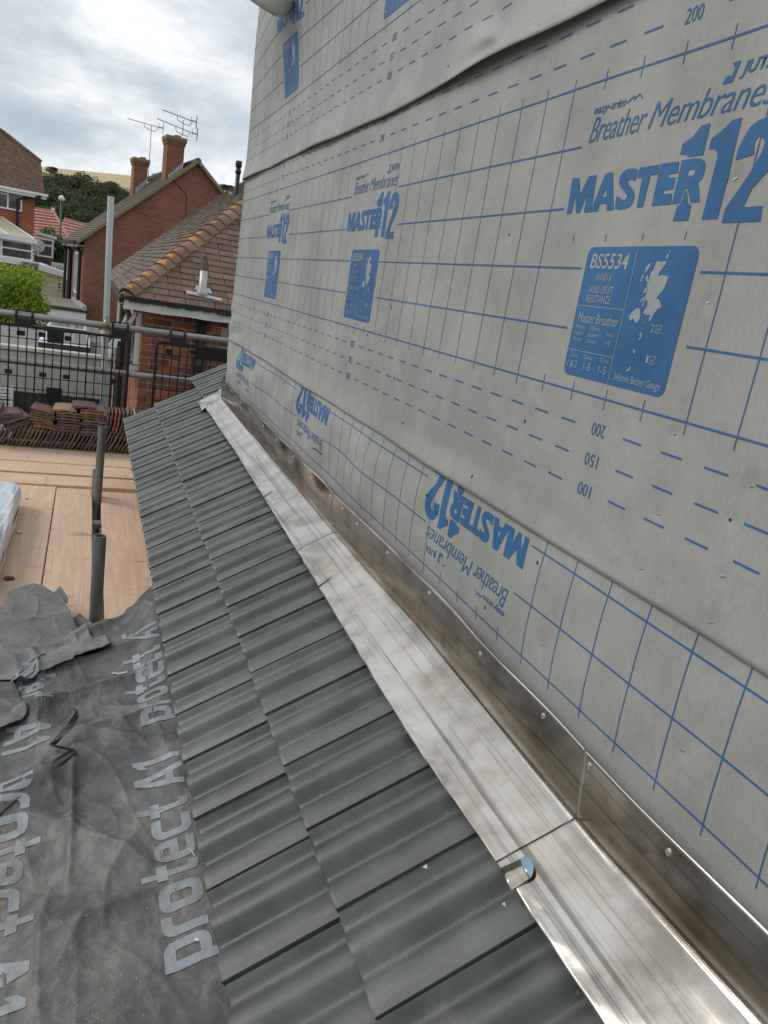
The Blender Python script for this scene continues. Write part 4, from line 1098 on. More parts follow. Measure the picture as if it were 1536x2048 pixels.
# curled black strap
M_STRAP = mat('perished_strap', (.035, .035, .036), .7, col2=(.075, .07, .065), nscale=40)
sp = [(150, 1418, .03), (154, 1430, .045), (140, 1452, .04), (122, 1470, .03), (104, 1490, .02), (150, 1500, .012), (108, 1527, .006)]
def ribbon(name, pts, wd, m, label, cat, tilt=0.0):
    P = [hit(a, b, lambda x, y, h=h: under_z(x, y) + h) for a, b, h in pts]
    m_ = MB(); V = []
    for i, p in enumerate(P):
        d = (P[min(i + 1, len(P) - 1)] - P[max(i - 1, 0)]).normalized(); sd = d.cross(Vector((0, 0, 1))).normalized()
        sd = (sd * math.cos(tilt + .5 * math.sin(i * 1.7)) + Vector((0, 0, 1)) * math.sin(tilt + .5 * math.sin(i * 1.7))) * wd / 2
        V += [p - sd, p + sd]
    m_.add(V, [(2 * i, 2 * i + 1, 2 * i + 3, 2 * i + 2) for i in range(len(P) - 1)])
    me = m_.mesh(name); o = link(name, me, m, None, False, origin=P[-1]); md = o.modifiers.new('thickness', 'SOLIDIFY'); md.thickness = .0022
    return tag(o, label, cat)
ribbon('curled_strap', sp, .017, M_STRAP, 'twisted black strap lying on the underlay', 'strap', .5)
ribbon('felt_strip', [(150, 1500, .012), (60, 1572, .006), (20, 1604, .006), (-30, 1650, .006)], .013, M_STRAP, 'long thin dark strip lying slantwise on the underlay', 'strip')
M_TIN = mat('bright_offcut', (.62, .62, .60), .4, .6)
def wire(px, name, label, cat, r=.0016, m=M_TIN, h=.008):
    P = [hit(a, b, lambda x, y: under_z(x, y) + h) for a, b in px]
    return tag(MB().tube(P, r, 6).build(name, m, None, origin=P[0]), label, cat)
wire([(224, 1347), (232, 1346), (236, 1348), (255, 1344)], 'bent_nail', 'small bent pale nail lying on the underlay above the second printed word', 'nail', .003)
wire([(379, 1697), (384, 1702), (390, 1712)], 'bent_nail', 'tiny bent nail lying at the tile edge beside the printed letter e', 'nail', .0014)
def chip(pos, r, m, name, label, cat, n=5, thick=.002, up=Vector((0, 0, 1)), group=None, seed=1):
    rr = random.Random(seed); u = up.orthogonal().normalized(); v = up.cross(u)
    ring = []
    for k in range(n):
        a = 2 * math.pi * k / n + rr.uniform(-.2, .2); q = r * rr.uniform(.6, 1.1)
        ring.append(pos + u * math.cos(a) * q + v * math.sin(a) * q)
    m_ = MB().add(ring + [p + up * thick * rr.uniform(.7, 1.3) for p in ring], [tuple(range(n))[::-1], tuple(range(n, 2 * n))] + [(k, (k + 1) % n, n + (k + 1) % n, n + k) for k in range(n)])
    return tag(m_.build(name, m, None, origin=pos), label, cat, group)
p = hit(393, 1880, lambda x, y: under_z(x, y) + .006); chip(p, .0045, mat('white_stopper', (.75, .76, .76), .4), 'round_nail_head', 'round white nail head inside the nearest printed letter p', 'nail', 10, .002)
M_CRUMB = mat('grit_crumb', (.50, .38, .28), .9, col2=(.24, .17, .12), nscale=200, objvar=.4)
mg = MB(); rr = random.Random(8)
for i in range(900):
    if i < 420: x = rr.gauss(-.71, .03); y = 1.0 + abs(rr.gauss(0, .09)); x += (y - 1.05) * .15 * math.sin(y * 30)
    else: x = rr.uniform(-1.0, -.51); y = rr.uniform(1.0, 2.6)
    r_ = rr.uniform(.0005, .0011) if rr.random() < .85 else rr.uniform(.0011, .0024); z = float(under_z(x, y)) + .003
    q = [(x + r_ * rr.uniform(.5, 1), y, z), (x, y + r_, z), (x - r_, y, z), (x, y - r_, z), (x, y, z + r_ * 1.2)]
    mg.add(q, [(0, 1, 4), (1, 2, 4), (2, 3, 4), (3, 0, 4), (3, 2, 1, 0)])
tag(mg.build('grit', M_CRUMB, None, origin=(-.7, 1.5, -.85)), 'scattered sandy grit and crumbs lying on the dirty underlay', 'grit', kind='stuff')
# little shiny triangles of metal left on the tiles
def tilehit(px, py): return aprp(px, py)
for i, (a, b, r_) in enumerate([(851, 1734, .0075), (1008, 1808, .0065)]):
    p = tilehit(a, b)
    chip(p + Vector((0, 0, .0)), r_ * .8, M_TIN, 'metal_offcut', ['bright triangular metal snip lying in a tile valley', 'small bright metal snip lying on a tile right beside the flashing'][i], 'metal snip', 3, .0015, Vector((-.45, -.5, .74)).normalized(), seed=i + 3)

# ------------------------------------------------------------------ white plastic bundle
M_POLY = mat('white_polythene', (.78, .79, .81), .28, col2=(.60, .62, .66), nscale=18, bump=.8, bscale=22, bdist=.010, spec=.6)
bn = sn(71, 16, 6); bn2 = sn(72, 45, 6)
nu, nv = 90, 60
th = np.linspace(0, 2 * np.pi, nu); Vv = np.linspace(-1, 1, nv)
TH, VV = np.meshgrid(th, Vv)
def sq(c, s, p): return np.sign(c) * np.abs(c) ** p, np.sign(s) * np.abs(s) ** p
cu_, su_ = sq(np.cos(TH), np.sin(TH), .35); taper = (1 - np.abs(VV) ** 14) ** .5
wr_ = .005 * bn(TH * .35, VV * .35) + .0022 * bn2(TH * .4, VV * .35)
X = -1.345 + (.262 + wr_) * cu_ * taper; Y = 4.02 + .74 * VV; Z = ZB + .078 + (.072 + wr_ * .8) * su_ * taper
Z = np.maximum(Z, ZB + .002)
tag(link('plastic_bundle', gridmesh('plastic_bundle', np.stack([X, Y, Z], -1)), M_POLY, None, True, origin=(-1.345, 4.02, ZB)), 'long bundle wrapped in crinkled white plastic lying on the boards', 'wrapped bundle')
for i, (a, b, r_, m_, lb, c_) in enumerate([(18, 1157, .026, mat('red_tile_shard', (.16, .05, .03), .8), 'dark red tile shard lying on the board beside the white bundle', 'tile shard'),
                             (38, 1065, .018, mat('cream_scrap', (.6, .58, .5), .7), 'small pale square scrap lying on the board by the white bundle', 'scrap'),
                             (53, 997, .013, mat('cream_scrap', (.6, .58, .5), .7), 'tiny pale sliver on the board above the pale square scrap', 'scrap')]):
    chip(atZ(a, b, ZB + .003), r_, m_, 'board_debris', lb, c_, 5, .006, seed=i + 11)

# ------------------------------------------------------------------ reclaimed clay tiles along the scaffold edge
def clay(n, a, b, d, **k): return mat(n, a, .85, col2=b, nscale=12, bump=.4, bscale=90, dirt=d, dscale=12, dlo=.58, dhi=.75, objvar=.25, **k)
M_CL = [clay('brown_clay', (.105, .055, .045), (.15, .085, .075), (.09, .07, .05)), clay('purple_clay', (.12, .075, .075), (.17, .11, .105), (.10, .08, .07)),
        clay('red_clay', (.24, .075, .045), (.33, .13, .085), (.14, .08, .06)), clay('mossy_clay', (.13, .095, .05), (.21, .16, .08), (.07, .06, .035)),
        clay('pink_clay', (.46, .25, .18), (.50, .30, .22), (.3, .16, .1))]
def plain_tile(seed):
    """165 wide (x), 265 long (y), 13 thick, slightly cambered, two nibs at the head (near end)"""
    rs = random.Random(seed); W_, L_, T_ = .165, .262, .0125; m_ = MB(); nx, ny = 9, 4; P = []
    for s_ in (0, 1):
        for j in range(ny):
            for i in range(nx):
                x = -W_ / 2 + W_ * i / (nx - 1); y = L_ * j / (ny - 1)
                z = -.0045 * (2 * x / W_) ** 2 - .004 * (2 * y / L_ - 1) ** 2
                z += -T_ if s_ == 0 else 0
                if s_ == 0 and j <= 1 and i in (2, 6): z -= .007 if j == 0 else 0
                P.append((x + rs.uniform(-.001, .001), y + rs.uniform(-.001, .001), z))
    o = nx * ny; F = []
    for j in range(ny - 1):
        for i in range(nx - 1):
            a = j * nx + i; F.append((a, a + nx, a + nx + 1, a + 1)); F.append((o + a, o + a + 1, o + a + nx + 1, o + a + nx))
    for i in range(nx - 1):
        F.append((i, i + 1, o + i + 1, o + i)); a = (ny - 1) * nx + i; F.append((a, o + a, o + a + 1, a + 1))
    for j in range(ny - 1):
        a = j * nx; F.append((a, o + a, o + a + nx, a + nx)); a = j * nx + nx - 1; F.append((a, a + nx, o + a + nx, o + a))
    m_.add(P, F); me = m_.mesh('clay_tile'); bm = bmesh.new(); bm.from_mesh(me); bmesh.ops.recalc_face_normals(bm, faces=bm.faces); bm.to_mesh(me); bm.free(); return me
CT = {}
for i in range(5):
    for k in range(2):
        me = plain_tile(100 + i * 3 + k); me.materials.append(M_CL[i]); CT[(i, k)] = me
rt = random.Random(17)
KIND = ['brown', 'purple-brown', 'red', 'mossy', 'pale pink']
ORD = 'first second third fourth fifth sixth seventh eighth ninth tenth'.split()
def claytile(mi, loc, rot, label, group):
    label = label.replace('KIND', KIND[mi])
    o = bpy.data.objects.new('clay_tile', CT[(mi, rt.randrange(2))]); COL.objects.link(o); o.location = loc; o.rotation_euler = rot
    tag(o, label, 'roof tile', group)
# long leaning row
COUNT = {}
def nth(lb, mi):
    k = (lb, mi); COUNT[k] = COUNT.get(k, -1) + 1; return ORD[min(COUNT[k], 9)] + ' ' + lb
def spot(x):
    for lim, nm in ((-1.36, 'by the left picture edge'), (-1.13, 'below the loose left heap'), (-.985, 'below the short mossy stack'), (-.80, 'below the left tall stack'), (-.62, 'below the right tall stack'), (-.50, 'right of the dark steel tube')):
        if x < lim: return nm
    return 'beside the grey roof edge'
x = -1.50; i = 0
moss = [3, 3, 0, 1, 3, 0, 0, 1, 1, 1, 0, 1, 0, 3, 3, 3, 3, 0, 1, 1, 1, 1, 0, 3, 3, 3, 1, 0, 1, 1, 0, 1, 1, 0, 3, 0, 1, 3, 3, 0, 3, 1]
LR = rad(25)
while x < .05:
    a = LR + rt.uniform(-.04, .04)
    claytile(moss[i % len(moss)], (x - math.sin(a) * .0825, 6.135 + rt.uniform(-.008, .008), ZB + .004 + math.cos(a) * .0825 + .006), (0, math.pi / 2 + a, rt.uniform(-.02, .02)),
             nth('KIND tile from left in leaning bottom row, ' + spot(x), moss[i % len(moss)]), 'clay tiles standing in the leaning bottom row')
    x += .0272 + rt.uniform(0, .003) + (.004 if i % 6 == 0 else 0); i += 1
ZR = ZB + .162
def flat_stack(x0, n, z0, tilt, cols, label, group, y0=6.13, jit=.012, dz=.0205, yaw=0):
    for k in range(n):
        claytile(cols[k % len(cols)], (x0 + rt.uniform(-jit, jit), y0 + rt.uniform(-.012, .012), z0 + .014 + k * dz), (rt.uniform(-.02, .02), tilt + rt.uniform(-.02, .02), yaw + rt.uniform(-.06, .06)), label.replace('NTH', ORD[k]), group)
flat_stack(-1.305, 5, ZR + .002, -.10, [0, 1, 0, 1, 1], 'NTH clay tile from the bottom of the loose sloping left heap', 'clay tiles in the loose left heap', jit=.03, dz=.018, yaw=.1)
flat_stack(-1.21, 3, ZR - .0, -.35, [1, 0, 1], 'NTH clay tile from the bottom lying askew beside the left heap', 'clay tiles lying askew', jit=.02, dz=.02, yaw=.3)
flat_stack(-1.42, 6, ZR + .0, -.12, [0, 0, 1], 'NTH clay tile from the bottom in the heap at the left edge', 'clay tiles at the left edge', jit=.02, dz=.02)
flat_stack(-1.055, 2, ZR + .0, .10, [2, 2], 'reddish clay tile under the short mossy stack, NTH from the bottom', 'red clay tiles under the mossy stack', jit=.02)
flat_stack(-1.06, 5, ZR + .042, .16, [3, 3, 3, 0, 0], 'NTH clay tile from the bottom of the short tilted mossy stack', 'clay tiles in the short tilted stack', jit=.008, dz=.019)
flat_stack(-.885, 7, ZR - .012, .0, [1, 1, 0, 1, 1, 3, 3], 'NTH clay tile from the bottom of the left tall flat stack', 'clay tiles in the left tall stack', dz=.0215)
flat_stack(-.91, 1, ZR + .140, -.03, [4], 'pale pink clay tile lying on top of the left tall stack', 'pink tile on the tall stack', jit=.002)
flat_stack(-.712, 10, ZR - .03, .0, [1, 1, 1, 0, 1, 1, 3, 3, 2, 1], 'NTH clay tile from the bottom of the right tall flat stack', 'clay tiles in the right tall stack', dz=.0208)
flat_stack(-.78, 1, ZR + .178, .0, [0], 'brown clay tile bridging the top of the right tall stack', 'bridging tile', jit=.002)
x = -.590
for k in range(24):
    a = rad(8) + rt.uniform(-.03, .03)
    kk = [1, 0, 2, 2, 1, 1, 0, 4, 0, 2, 1, 4][k % 12]
    claytile(kk, (x - math.sin(a) * .08, 6.15 + rt.uniform(-.01, .01), ZR - .012 + math.cos(a) * .0825), (0, math.pi / 2 + a, rt.uniform(-.03, .03)),
             nth('KIND tile from left in upright upper group beside grey roof', kk), 'clay tiles standing in the upper group')
    x += .0262 + rt.uniform(0, .002)

# ================================================================== beyond the scaffold
M_WHITE = mat('white_upvc', (.86, .87, .88), .35)
M_OLDW = mat('old_white_paint', (.62, .61, .57), .7, col2=(.72, .71, .68), nscale=8, dirt=(.35, .33, .29), dscale=14, dlo=.6, dhi=.72)
M_GLASS = mat('dark_window_glass', (.05, .055, .055), .06, col2=(.14, .14, .13), nscale=3, spec=.8)
M_BPIPE = mat('black_gutter', (.02, .02, .022), .5)
M_MORTAR = mat('mortar', (.36, .31, .24), .95, bump=.3, bscale=60)
def brickmat(name, c1, c2, mort, scale=1.0, rot=False, c3=None):
    """far brickwork: bricks with mortar joints by object position, on walls of any direction"""
    m = bpy.data.materials.new(name); m.use_nodes = True; t = m.node_tree; b = t.nodes['Principled BSDF']; b.inputs['Roughness'].default_value = .9
    tcn = N(t, 'ShaderNodeTexCoord'); sp_ = N(t, 'ShaderNodeSeparateXYZ'); t.links.new(tcn.outputs['Object'], sp_.inputs[0])
    ad = N(t, 'ShaderNodeMath', operation='ADD'); t.links.new(sp_.outputs[0], ad.inputs[0]); t.links.new(sp_.outputs[1], ad.inputs[1])
    cb = N(t, 'ShaderNodeCombineXYZ'); t.links.new(ad.outputs[0], cb.inputs[0]); t.links.new(sp_.outputs[2], cb.inputs[1])
    br = N(t, 'ShaderNodeTexBrick', inp={'Scale': 1.0, 'Mortar Size': .0075, 'Brick Width': .225 * scale, 'Row Height': .075 * scale, 'Mortar Smooth': .2, 'Bias': -.2})
    br.inputs['Color1'].default_value = (*c1, 1); br.inputs['Color2'].default_value = (*c2, 1); br.inputs['Mortar'].default_value = (*mort, 1)
    t.links.new(cb.outputs[0], br.inputs['Vector'])
    nz = N(t, 'ShaderNodeTexNoise', inp={'Scale': .9, 'Detail': 6.0}); t.links.new(tcn.outputs['Object'], nz.inputs['Vector'])
    mr = N(t, 'ShaderNodeMapRange', inp={'From Min': .3, 'From Max': .7, 'To Min': .78, 'To Max': 1.22}); t.links.new(nz.outputs['Fac'], mr.inputs[0])
    hs = N(t, 'ShaderNodeHueSaturation'); t.links.new(br.outputs[0], hs.inputs['Color']); t.links.new(mr.outputs[0], hs.inputs['Value'])
    t.links.new(hs.outputs[0], b.inputs['Base Color'])
    bp = N(t, 'ShaderNodeBump', inp={'Strength': .6, 'Distance': .008}); t.links.new(br.outputs['Fac'], bp.inputs['Height']); bp.invert = True
    t.links.new(bp.outputs[0], b.inputs['Normal']); return m
M_BRK = brickmat('red_brickwork', (.215, .075, .048), (.15, .052, .035), (.22, .15, .11))
M_BRKF = brickmat('dark_red_brickwork', (.27, .102, .060), (.19, .072, .046), (.27, .185, .14))
M_HUNG = brickmat('orange_hung_tiles', (.42, .155, .07), (.32, .12, .06), (.10, .05, .035), 1.25)
def roofmat(name, a, b, d, **k): return mat(name, a, .9, col2=b, nscale=6, bump=.4, bscale=40, dirt=d, dscale=3.5, dlo=.5, dhi=.68, **k)
M_RF1 = roofmat('brown_plain_tiles', (.15, .092, .066), (.235, .16, .118), (.13, .105, .075), objvar=.30)
M_RF1s = roofmat('brown_plain_tiles_far', (.125, .09, .068), (.20, .155, .12), (.12, .10, .075))
M_RF2 = roofmat('grey_brown_roof', (.095, .075, .060), (.15, .12, .095), (.14, .12, .07))
M_RF3 = roofmat('brown_hung_roof', (.12, .075, .055), (.21, .135, .095), (.24, .14, .06))
M_HIP = roofmat('hip_tile_clay', (.19, .105, .07), (.27, .17, .115), (.13, .10, .065), objvar=.25)
M_LICH = mat('orange_lichen', (.50, .20, .02), .95, col2=(.62, .34, .06), nscale=60, bump=.5, bscale=200)

class FR:
    """a building's own axes: u along its front, w into it, z up"""
    def __init__(s, o, deg):
        a = rad(deg); s.o = Vector(o); s.ux = Vector((math.cos(a), math.sin(a), 0)); s.uy = Vector((-math.sin(a), math.cos(a), 0)); s.a = a
    def P(s, u, w_, z): return s.o + s.ux * u + s.uy * w_ + Vector((0, 0, z))
    def box(s, m_, a, b):
        x0, y0, z0 = a; x1, y1, z1 = b
        return m_.hexa([s.P(x0, y0, z0), s.P(x1, y0, z0), s.P(x1, y1, z0), s.P(x0, y1, z0), s.P(x0, y0, z1), s.P(x1, y0, z1), s.P(x1, y1, z1), s.P(x0, y1, z1)])
    def front(s, px, py, w_=0):    # pixel on the plane w = const -> (u, z)
        n = s.uy; r = ray(px, py); d = (s.o + s.uy * w_ - CAM).dot(n); p = CAM + r * (d / r.dot(n)) - s.o
        return p.dot(s.ux), p.z
def window(fr, bld, u0, u1, z0, z1, w_, mull=(), trans=(), side=None, fw=.06, m=None, name='window'):
    """a framed window set in the wall plane; the frame stands a little proud, the pane is set back"""
    m = m or M_WHITE
    def bx(mb_, a, b):
        if side is None: fr.box(mb_, a, b)
        else: fr.box(mb_, (side - (a[1] * -1) * 1, a[0], a[2]), (side - (b[1] * -1) * 1, b[0], b[2]))
    f = MB(); d0, d1 = -.03, .03
    if side is None: d0 += w_; d1 += w_
    bx(f, (u0, d0, z0), (u0 + fw, d1, z1)); bx(f, (u1 - fw, d0, z0), (u1, d1, z1)); bx(f, (u0 + fw, d0, z0), (u1 - fw, d1, z0 + fw)); bx(f, (u0 + fw, d0, z1 - fw), (u1 - fw, d1, z1))
    for u in mull: bx(f, (u - fw / 2, d0 + .003, z0 + fw), (u + fw / 2, d1 - .003, z1 - fw))
    for (a, b, z) in trans: bx(f, (a, d0 + .006, z - fw / 2), (b, d1 - .006, z + fw / 2))
    win = f.build(name, m, bld)
    g = MB(); bx(g, (u0 + fw * .5, (d0 + d1) / 2 - .004, z0 + fw * .5), (u1 - fw * .5, (d0 + d1) / 2 + .004, z1 - fw * .5)); g.build('pane', M_GLASS, win)
    return win
def courses(a, b, c, d, n, t=.03, step=.018):
    """stepped tile courses on the roof slope a-b (eave) c-d (ridge side, c above b)"""
    a, b, c, d = map(Vector, (a, b, c, d)); nrm = (b - a).cross(d - a).normalized(); m_ = MB()
    for i in range(n):
        f0, f1 = i / n, (i + 1) / n
        p0, p1 = a.lerp(d, f0), b.lerp(c, f0); q0, q1 = a.lerp(d, f1 + .15 / n), b.lerp(c, f1 + .15 / n)
        m_.hexa([p0 - nrm * t, p1 - nrm * t, q1 - nrm * t, q0 - nrm * t, p0 + nrm * step, p1 + nrm * step, q1, q0])
    return m_

# ---- near house: orange brick wall under a hipped roof of plain clay tiles
GZ = -4.6
nh = thing('brick_bungalow', (1.5, 10, GZ), 'brick house with hipped brown tile roof, lichen on its hip and peeling white fascia', 'house')
XE, YE = -.449, 9.25; ZE = -.055; TPN = .90; XW, YW = -.205, 9.52; YB_ = 19.5
ex = MB().box((XW + .012, YW + .012, GZ), (5.2, YB_ - .3, ZE - .01)); ex.build('wall_core', M_MORTAR, nh)
# bricks one by one on the front wall
BM = [mat('orange_brick', (.33, .105, .04), .9, col2=(.22, .07, .035), nscale=9, bump=.5, bscale=50, objvar=.35),
      mat('red_brick', (.21, .06, .038), .9, col2=(.14, .042, .03), nscale=9, bump=.5, bscale=50, objvar=.35),
      mat('dull_brick', (.17, .10, .06), .9, col2=(.10, .055, .035), nscale=9, bump=.5, bscale=50, objvar=.35)]
def brickmesh(L, seed):
    r_ = random.Random(seed); m_ = MB().box((0, 0, 0), (L, .05, .064)); me = m_.mesh('brick'); bm = bmesh.new(); bm.from_mesh(me)
    for v in bm.verts: v.co += Vector((r_.uniform(-.003, .003), r_.uniform(-.002, .002), r_.uniform(-.003, .003)))
    bmesh.ops.recalc_face_normals(bm, faces=bm.faces); bmesh.ops.bevel(bm, geom=bm.edges[:], offset=.004, segments=1, affect='EDGES'); bm.to_mesh(me); bm.free(); return me
BR = {}
for L in (.215, .1025):
    for k in range(3):
        for j in range(2):
            me = brickmesh(L, int(L * 1e4) + k * 7 + j); me.materials.append(BM[k]); BR[(L, k, j)] = me
rb = random.Random(4)
z = ZE - .13 - .075; row = 0
while z > -1.62:
    x = XW + (0 if row % 3 else -.0); seq = [.215, .215, .1025] if row % 3 == 0 else ([.1025, .215, .215, .215] if row % 3 == 1 else [.1025, .1025, .215, .215]); i = 0
    while x < .86:
        L = seq[i % len(seq)]; i += 1
        if x + L > .90: break
        o = bpy.data.objects.new('brick', BR[(L, rb.choices([0, 1, 2], [5, 6, 3])[0], rb.randrange(2))]); COL.objects.link(o); o.parent = nh
        o.location = Vector((x, YW + rb.uniform(-.002, .002), z)) - nh.location
        x += L + .011
    z -= .075; row += 1
ml = MB().box((XW + .003, YW + .005, GZ), (.86, YW + .011, -1.63)); ml.build('lower_brickwork', M_BRK, nh)
MB().box((.90, YW + .004, GZ), (5.2, YW + .011, ZE - .1)).build('far_front_brickwork', M_BRK, nh)
# side wall bricks, seen edge-on: real courses, joined
ms = MB(); z = ZE - .2; row = 0
while z > -1.7:
    y = YW + .004 + (.11 if row % 2 else 0)
    while y < YW + 3.6:
        dz_ = rb.uniform(-.003, .003); ms.box((XW + rb.uniform(-.003, .003), y, z + dz_), (XW + .03, y + .213, z + .063 + dz_)); y += .2245
    z -= .075; row += 1
tag(ms.build('side_brick', brickmat('orange_side_brick', (.36, .15, .07), (.28, .10, .05), (.3, .2, .13)), nh), kind='stuff')
# fascia, gutter rim, black flashing felt, soffit
f = MB(); xs = np.linspace(XE + .02, 5.3, 40)
for i in range(len(xs) - 1):
    d = .004 * math.sin(i * 1.7)
    f.hexa([(xs[i], YE + .03, ZE - .135 + d), (xs[i + 1], YE + .03, ZE - .135 + .004 * math.sin((i + 1) * 1.7)), (xs[i + 1], YE + .055, ZE - .13), (xs[i], YE + .055, ZE - .13),
            (xs[i], YE + .025, ZE - .03), (xs[i + 1], YE + .025, ZE - .03), (xs[i + 1], YE + .055, ZE - .03), (xs[i], YE + .055, ZE - .03)])
f.build('fascia', M_OLDW, nh)
MB().box((XE + .02, YE + .056, ZE - .125), (5.3, YW, ZE - .11)).build('soffit', M_OLDW, nh)
f = MB(); rf_ = random.Random(2)
x = XE - .01
while x < 2.2:
    L = rf_.uniform(.03, .09); f.box((x, YE - .012 + rf_.uniform(-.004, .004), ZE - .028 - rf_.uniform(.0, .03)), (x + L, YE + .024, ZE - .001 + rf_.uniform(-.004, .004))); x += L * .96
f.build('gutter_felt', mat('black_bitumen', (.012, .012, .012), .6, dirt=(.4, .4, .4), dscale=9, dlo=.62, dhi=.66), nh)
MB().box((XE - .03, YE + .03, ZE - .075), (XE + .05, YB_, ZE - .012)).build('side_gutter', M_BPIPE, nh)
# roof carcass
TT = 3.0
def fs_(u, v): return Vector((u, YE + v, ZE + v * TPN))        # point on the front slope
core = MB(); a = (XE, YE, ZE); hipT = Vector((XE + TT, YE + TT, ZE + TT * TPN))
core.add([(XE, YE, ZE - .02), (5.6, YE, ZE - .02), (5.6 - TT * 0, YE + TT, ZE + TT * TPN - .02), (hipT.x, hipT.y, hipT.z - .02), (XE, YB_, ZE - .02), (XE + TT, YB_, ZE + TT * TPN - .02), (5.6, YB_, ZE - .02), (5.6, YB_, ZE + TT * TPN - .02)],
         [(0, 1, 2, 3), (0, 3, 5, 4), (4, 5, 7, 6), (3, 2, 7, 5), (0, 4, 6, 1), (1, 6, 7, 2)])
core.build('roof_core', M_RF1s, nh)
g_ = .100; hs_ = g_ / math.hypot(1, TPN); ang = math.atan(TPN)
def plain_roof_tile(seed):
    r_ = random.Random(seed); m_ = MB(); w_ = .081
    q = [(-w_, -.006, -.0), (w_, -.006 + r_.uniform(-.003, .003), 0), (w_, .13, -.006), (-w_, .13, -.006)]
    top = [(-w_, -.006, .014 + r_.uniform(-.001, .003)), (0, -.006, .017), (w_, -.006, .014 + r_.uniform(-.001, .003)), (w_, .13, .002), (0, .13, .003), (-w_, .13, .002)]
    m_.add([(-w_, -.005, 0), (w_, -.005, 0), (w_, .13, -.008), (-w_, .13, -.008)] + top, [(0, 3, 2, 1), (4, 5, 8, 9), (5, 6, 7, 8), (0, 1, 6, 5, 4), (1, 2, 7, 6), (3, 0, 4, 9), (2, 3, 9, 8, 7)])
    me = m_.mesh('roof_tile'); me.materials.append(M_RF1); return me
PT = [plain_roof_tile(i) for i in range(4)]; rp_ = random.Random(9)
for r_i in range(22):
    v = r_i * hs_; x = XE + v + .09 + (.083 if r_i % 2 else 0)
    lim = min(1.30 + v * .30, 2.2)
    while x < lim + .25:
        o = bpy.data.objects.new('roof_tile', PT[rp_.randrange(4)]); COL.objects.link(o); o.parent = nh
        o.location = fs_(x + rp_.uniform(-.004, .004), v) + Vector((0, 0, .004)) - nh.location
        o.rotation_euler = (ang + rp_.uniform(-.012, .012), rp_.uniform(-.012, .012), rp_.uniform(-.02, .02)); x += .1665
lf = MB(); rl = random.Random(12)       # left slope: real tiles, far too many and too foreshortened to pick apart
nl_ = Vector((-TPN, 0, 1)).normalized(); up_ = Vector((1, 0, TPN)).normalized()
for r_i in range(34):
    v = r_i * hs_; y = YE + v + .1 + (.083 if r_i % 2 else 0)
    while y < YB_ - .05:
        L_ = .163 if y < 14 else .32
        p = Vector((XE + v, y, ZE + v * TPN)); t_r = .016 + rl.uniform(0, .010); j = rl.uniform(-.008, .004)
        a_ = p + up_ * j; b_ = a_ + Vector((0, L_, 0)); c_ = b_ + up_ * .13; d_ = a_ + up_ * .13
        lf.hexa([a_, b_, c_ - nl_ * .006, d_ - nl_ * .006, a_ + nl_ * t_r, b_ + nl_ * (t_r + rl.uniform(-.004, .004)), c_ + nl_ * .003, d_ + nl_ * .003]); y += L_ + .004
tag(lf.build('side_slope_tile', M_RF1s, nh), kind='stuff')
# hip tiles with lichen
hd = Vector((1, 1, TPN)).normalized(); hsd = Vector((1, -1, 0)).normalized(); hn = hsd.cross(hd).normalized()
if hn.z < 0: hn = -hn
lich = {0: .9, 1: .9, 2: 1.1, 4: 1.7, 5: 1.1, 8: 1.5, 9: 1.1, 11: .8, 14: 1.0, 17: .6, 12: .5}
for i in range(21):
    p = Vector((XE, YE, ZE + .02)) + hd * (.06 + i * .148)
    m_ = MB(); V = []
    for (s_, lift) in ((0, .048), (.19, .024)):
        for k in range(7):
            t = -1 + k / 3; V.append(p + hd * s_ + hsd * (t * .115) + hn * (lift - .075 * t * t * (1 if t else 1)))
    V2 = [q - hn * .014 for q in V]
    m_.add(V + V2, [(k, k + 1, k + 8, k + 7) for k in range(6)] + [(k + 15, k + 14, k + 21, k + 22) for k in range(6)] + [(k, k + 14, k + 15, k + 1) for k in range(6)] + [(0, 7, 21, 14), (6, 20, 27, 13)])
    h = m_.build('hip_tile', M_HIP, nh)
    if i in lich:
        r_l = random.Random(i); c = p + hd * .05; s_ = .045 * lich[i]; ring = []
        for k in range(11):
            a_ = k * 2 * math.pi / 11; q = s_ * r_l.uniform(.6, 1.1); tt = math.cos(a_) * q + .015; ring.append(c + hsd * tt + hd * (math.sin(a_) * q * .8) + hn * (.0475 - .0075 * 0 - .075 * (tt / .115) ** 2 - .005 * math.sin(a_) * q / s_ - .0025))
        MB().add([c + hsd * .015 + hn * .047] + ring, [(0, k + 1, (k + 1) % 11 + 1) for k in range(11)]).build('lichen_patch', M_LICH, h)
# lead vent on the front slope
vp = thing('vent_pipe', tuple(fs_(1.02, .33)), 'short roof vent pipe wrapped in pale lead with a wooden top, on the brown tiles', 'vent pipe')
M_LEAD = mat('pale_lead', (.42, .43, .44), .45, .35, col2=(.55, .56, .57), nscale=14, bump=.2, bscale=40)
pb = None
for vv in np.arange(.05, 1.2, .01):      # find where the pixel column meets the slope
    pass
def slopehit(px, py):
    r = ray(px, py); n = Vector((0, -TPN, 1)); p0 = Vector((XE, YE, ZE)); t = (p0 - CAM).dot(n) / r.dot(n); return CAM + r * t
b0 = slopehit(404, 590); base = b0 + Vector((0, 0, .02)); top_ = atY(408, 542, b0.y); tt_ = atY(410, 513, b0.y)
vp.location = base
MB().tube([base - Vector((0, 0, .05)), base + Vector((0, 0, .02)), base + Vector((0, 0, .06)), top_], [.07, .066, .045, .043], 14).build('lead_sleeve', M_LEAD, vp, smooth=True)
MB().tube([top_ - Vector((0, 0, .01)), tt_], [.040, .040], 12).build('pipe_top', mat('rusty_brown_pipe', (.14, .10, .06), .9, col2=(.22, .17, .12), nscale=30), vp)
q1, q2 = slopehit(372, 590), slopehit(443, 606)
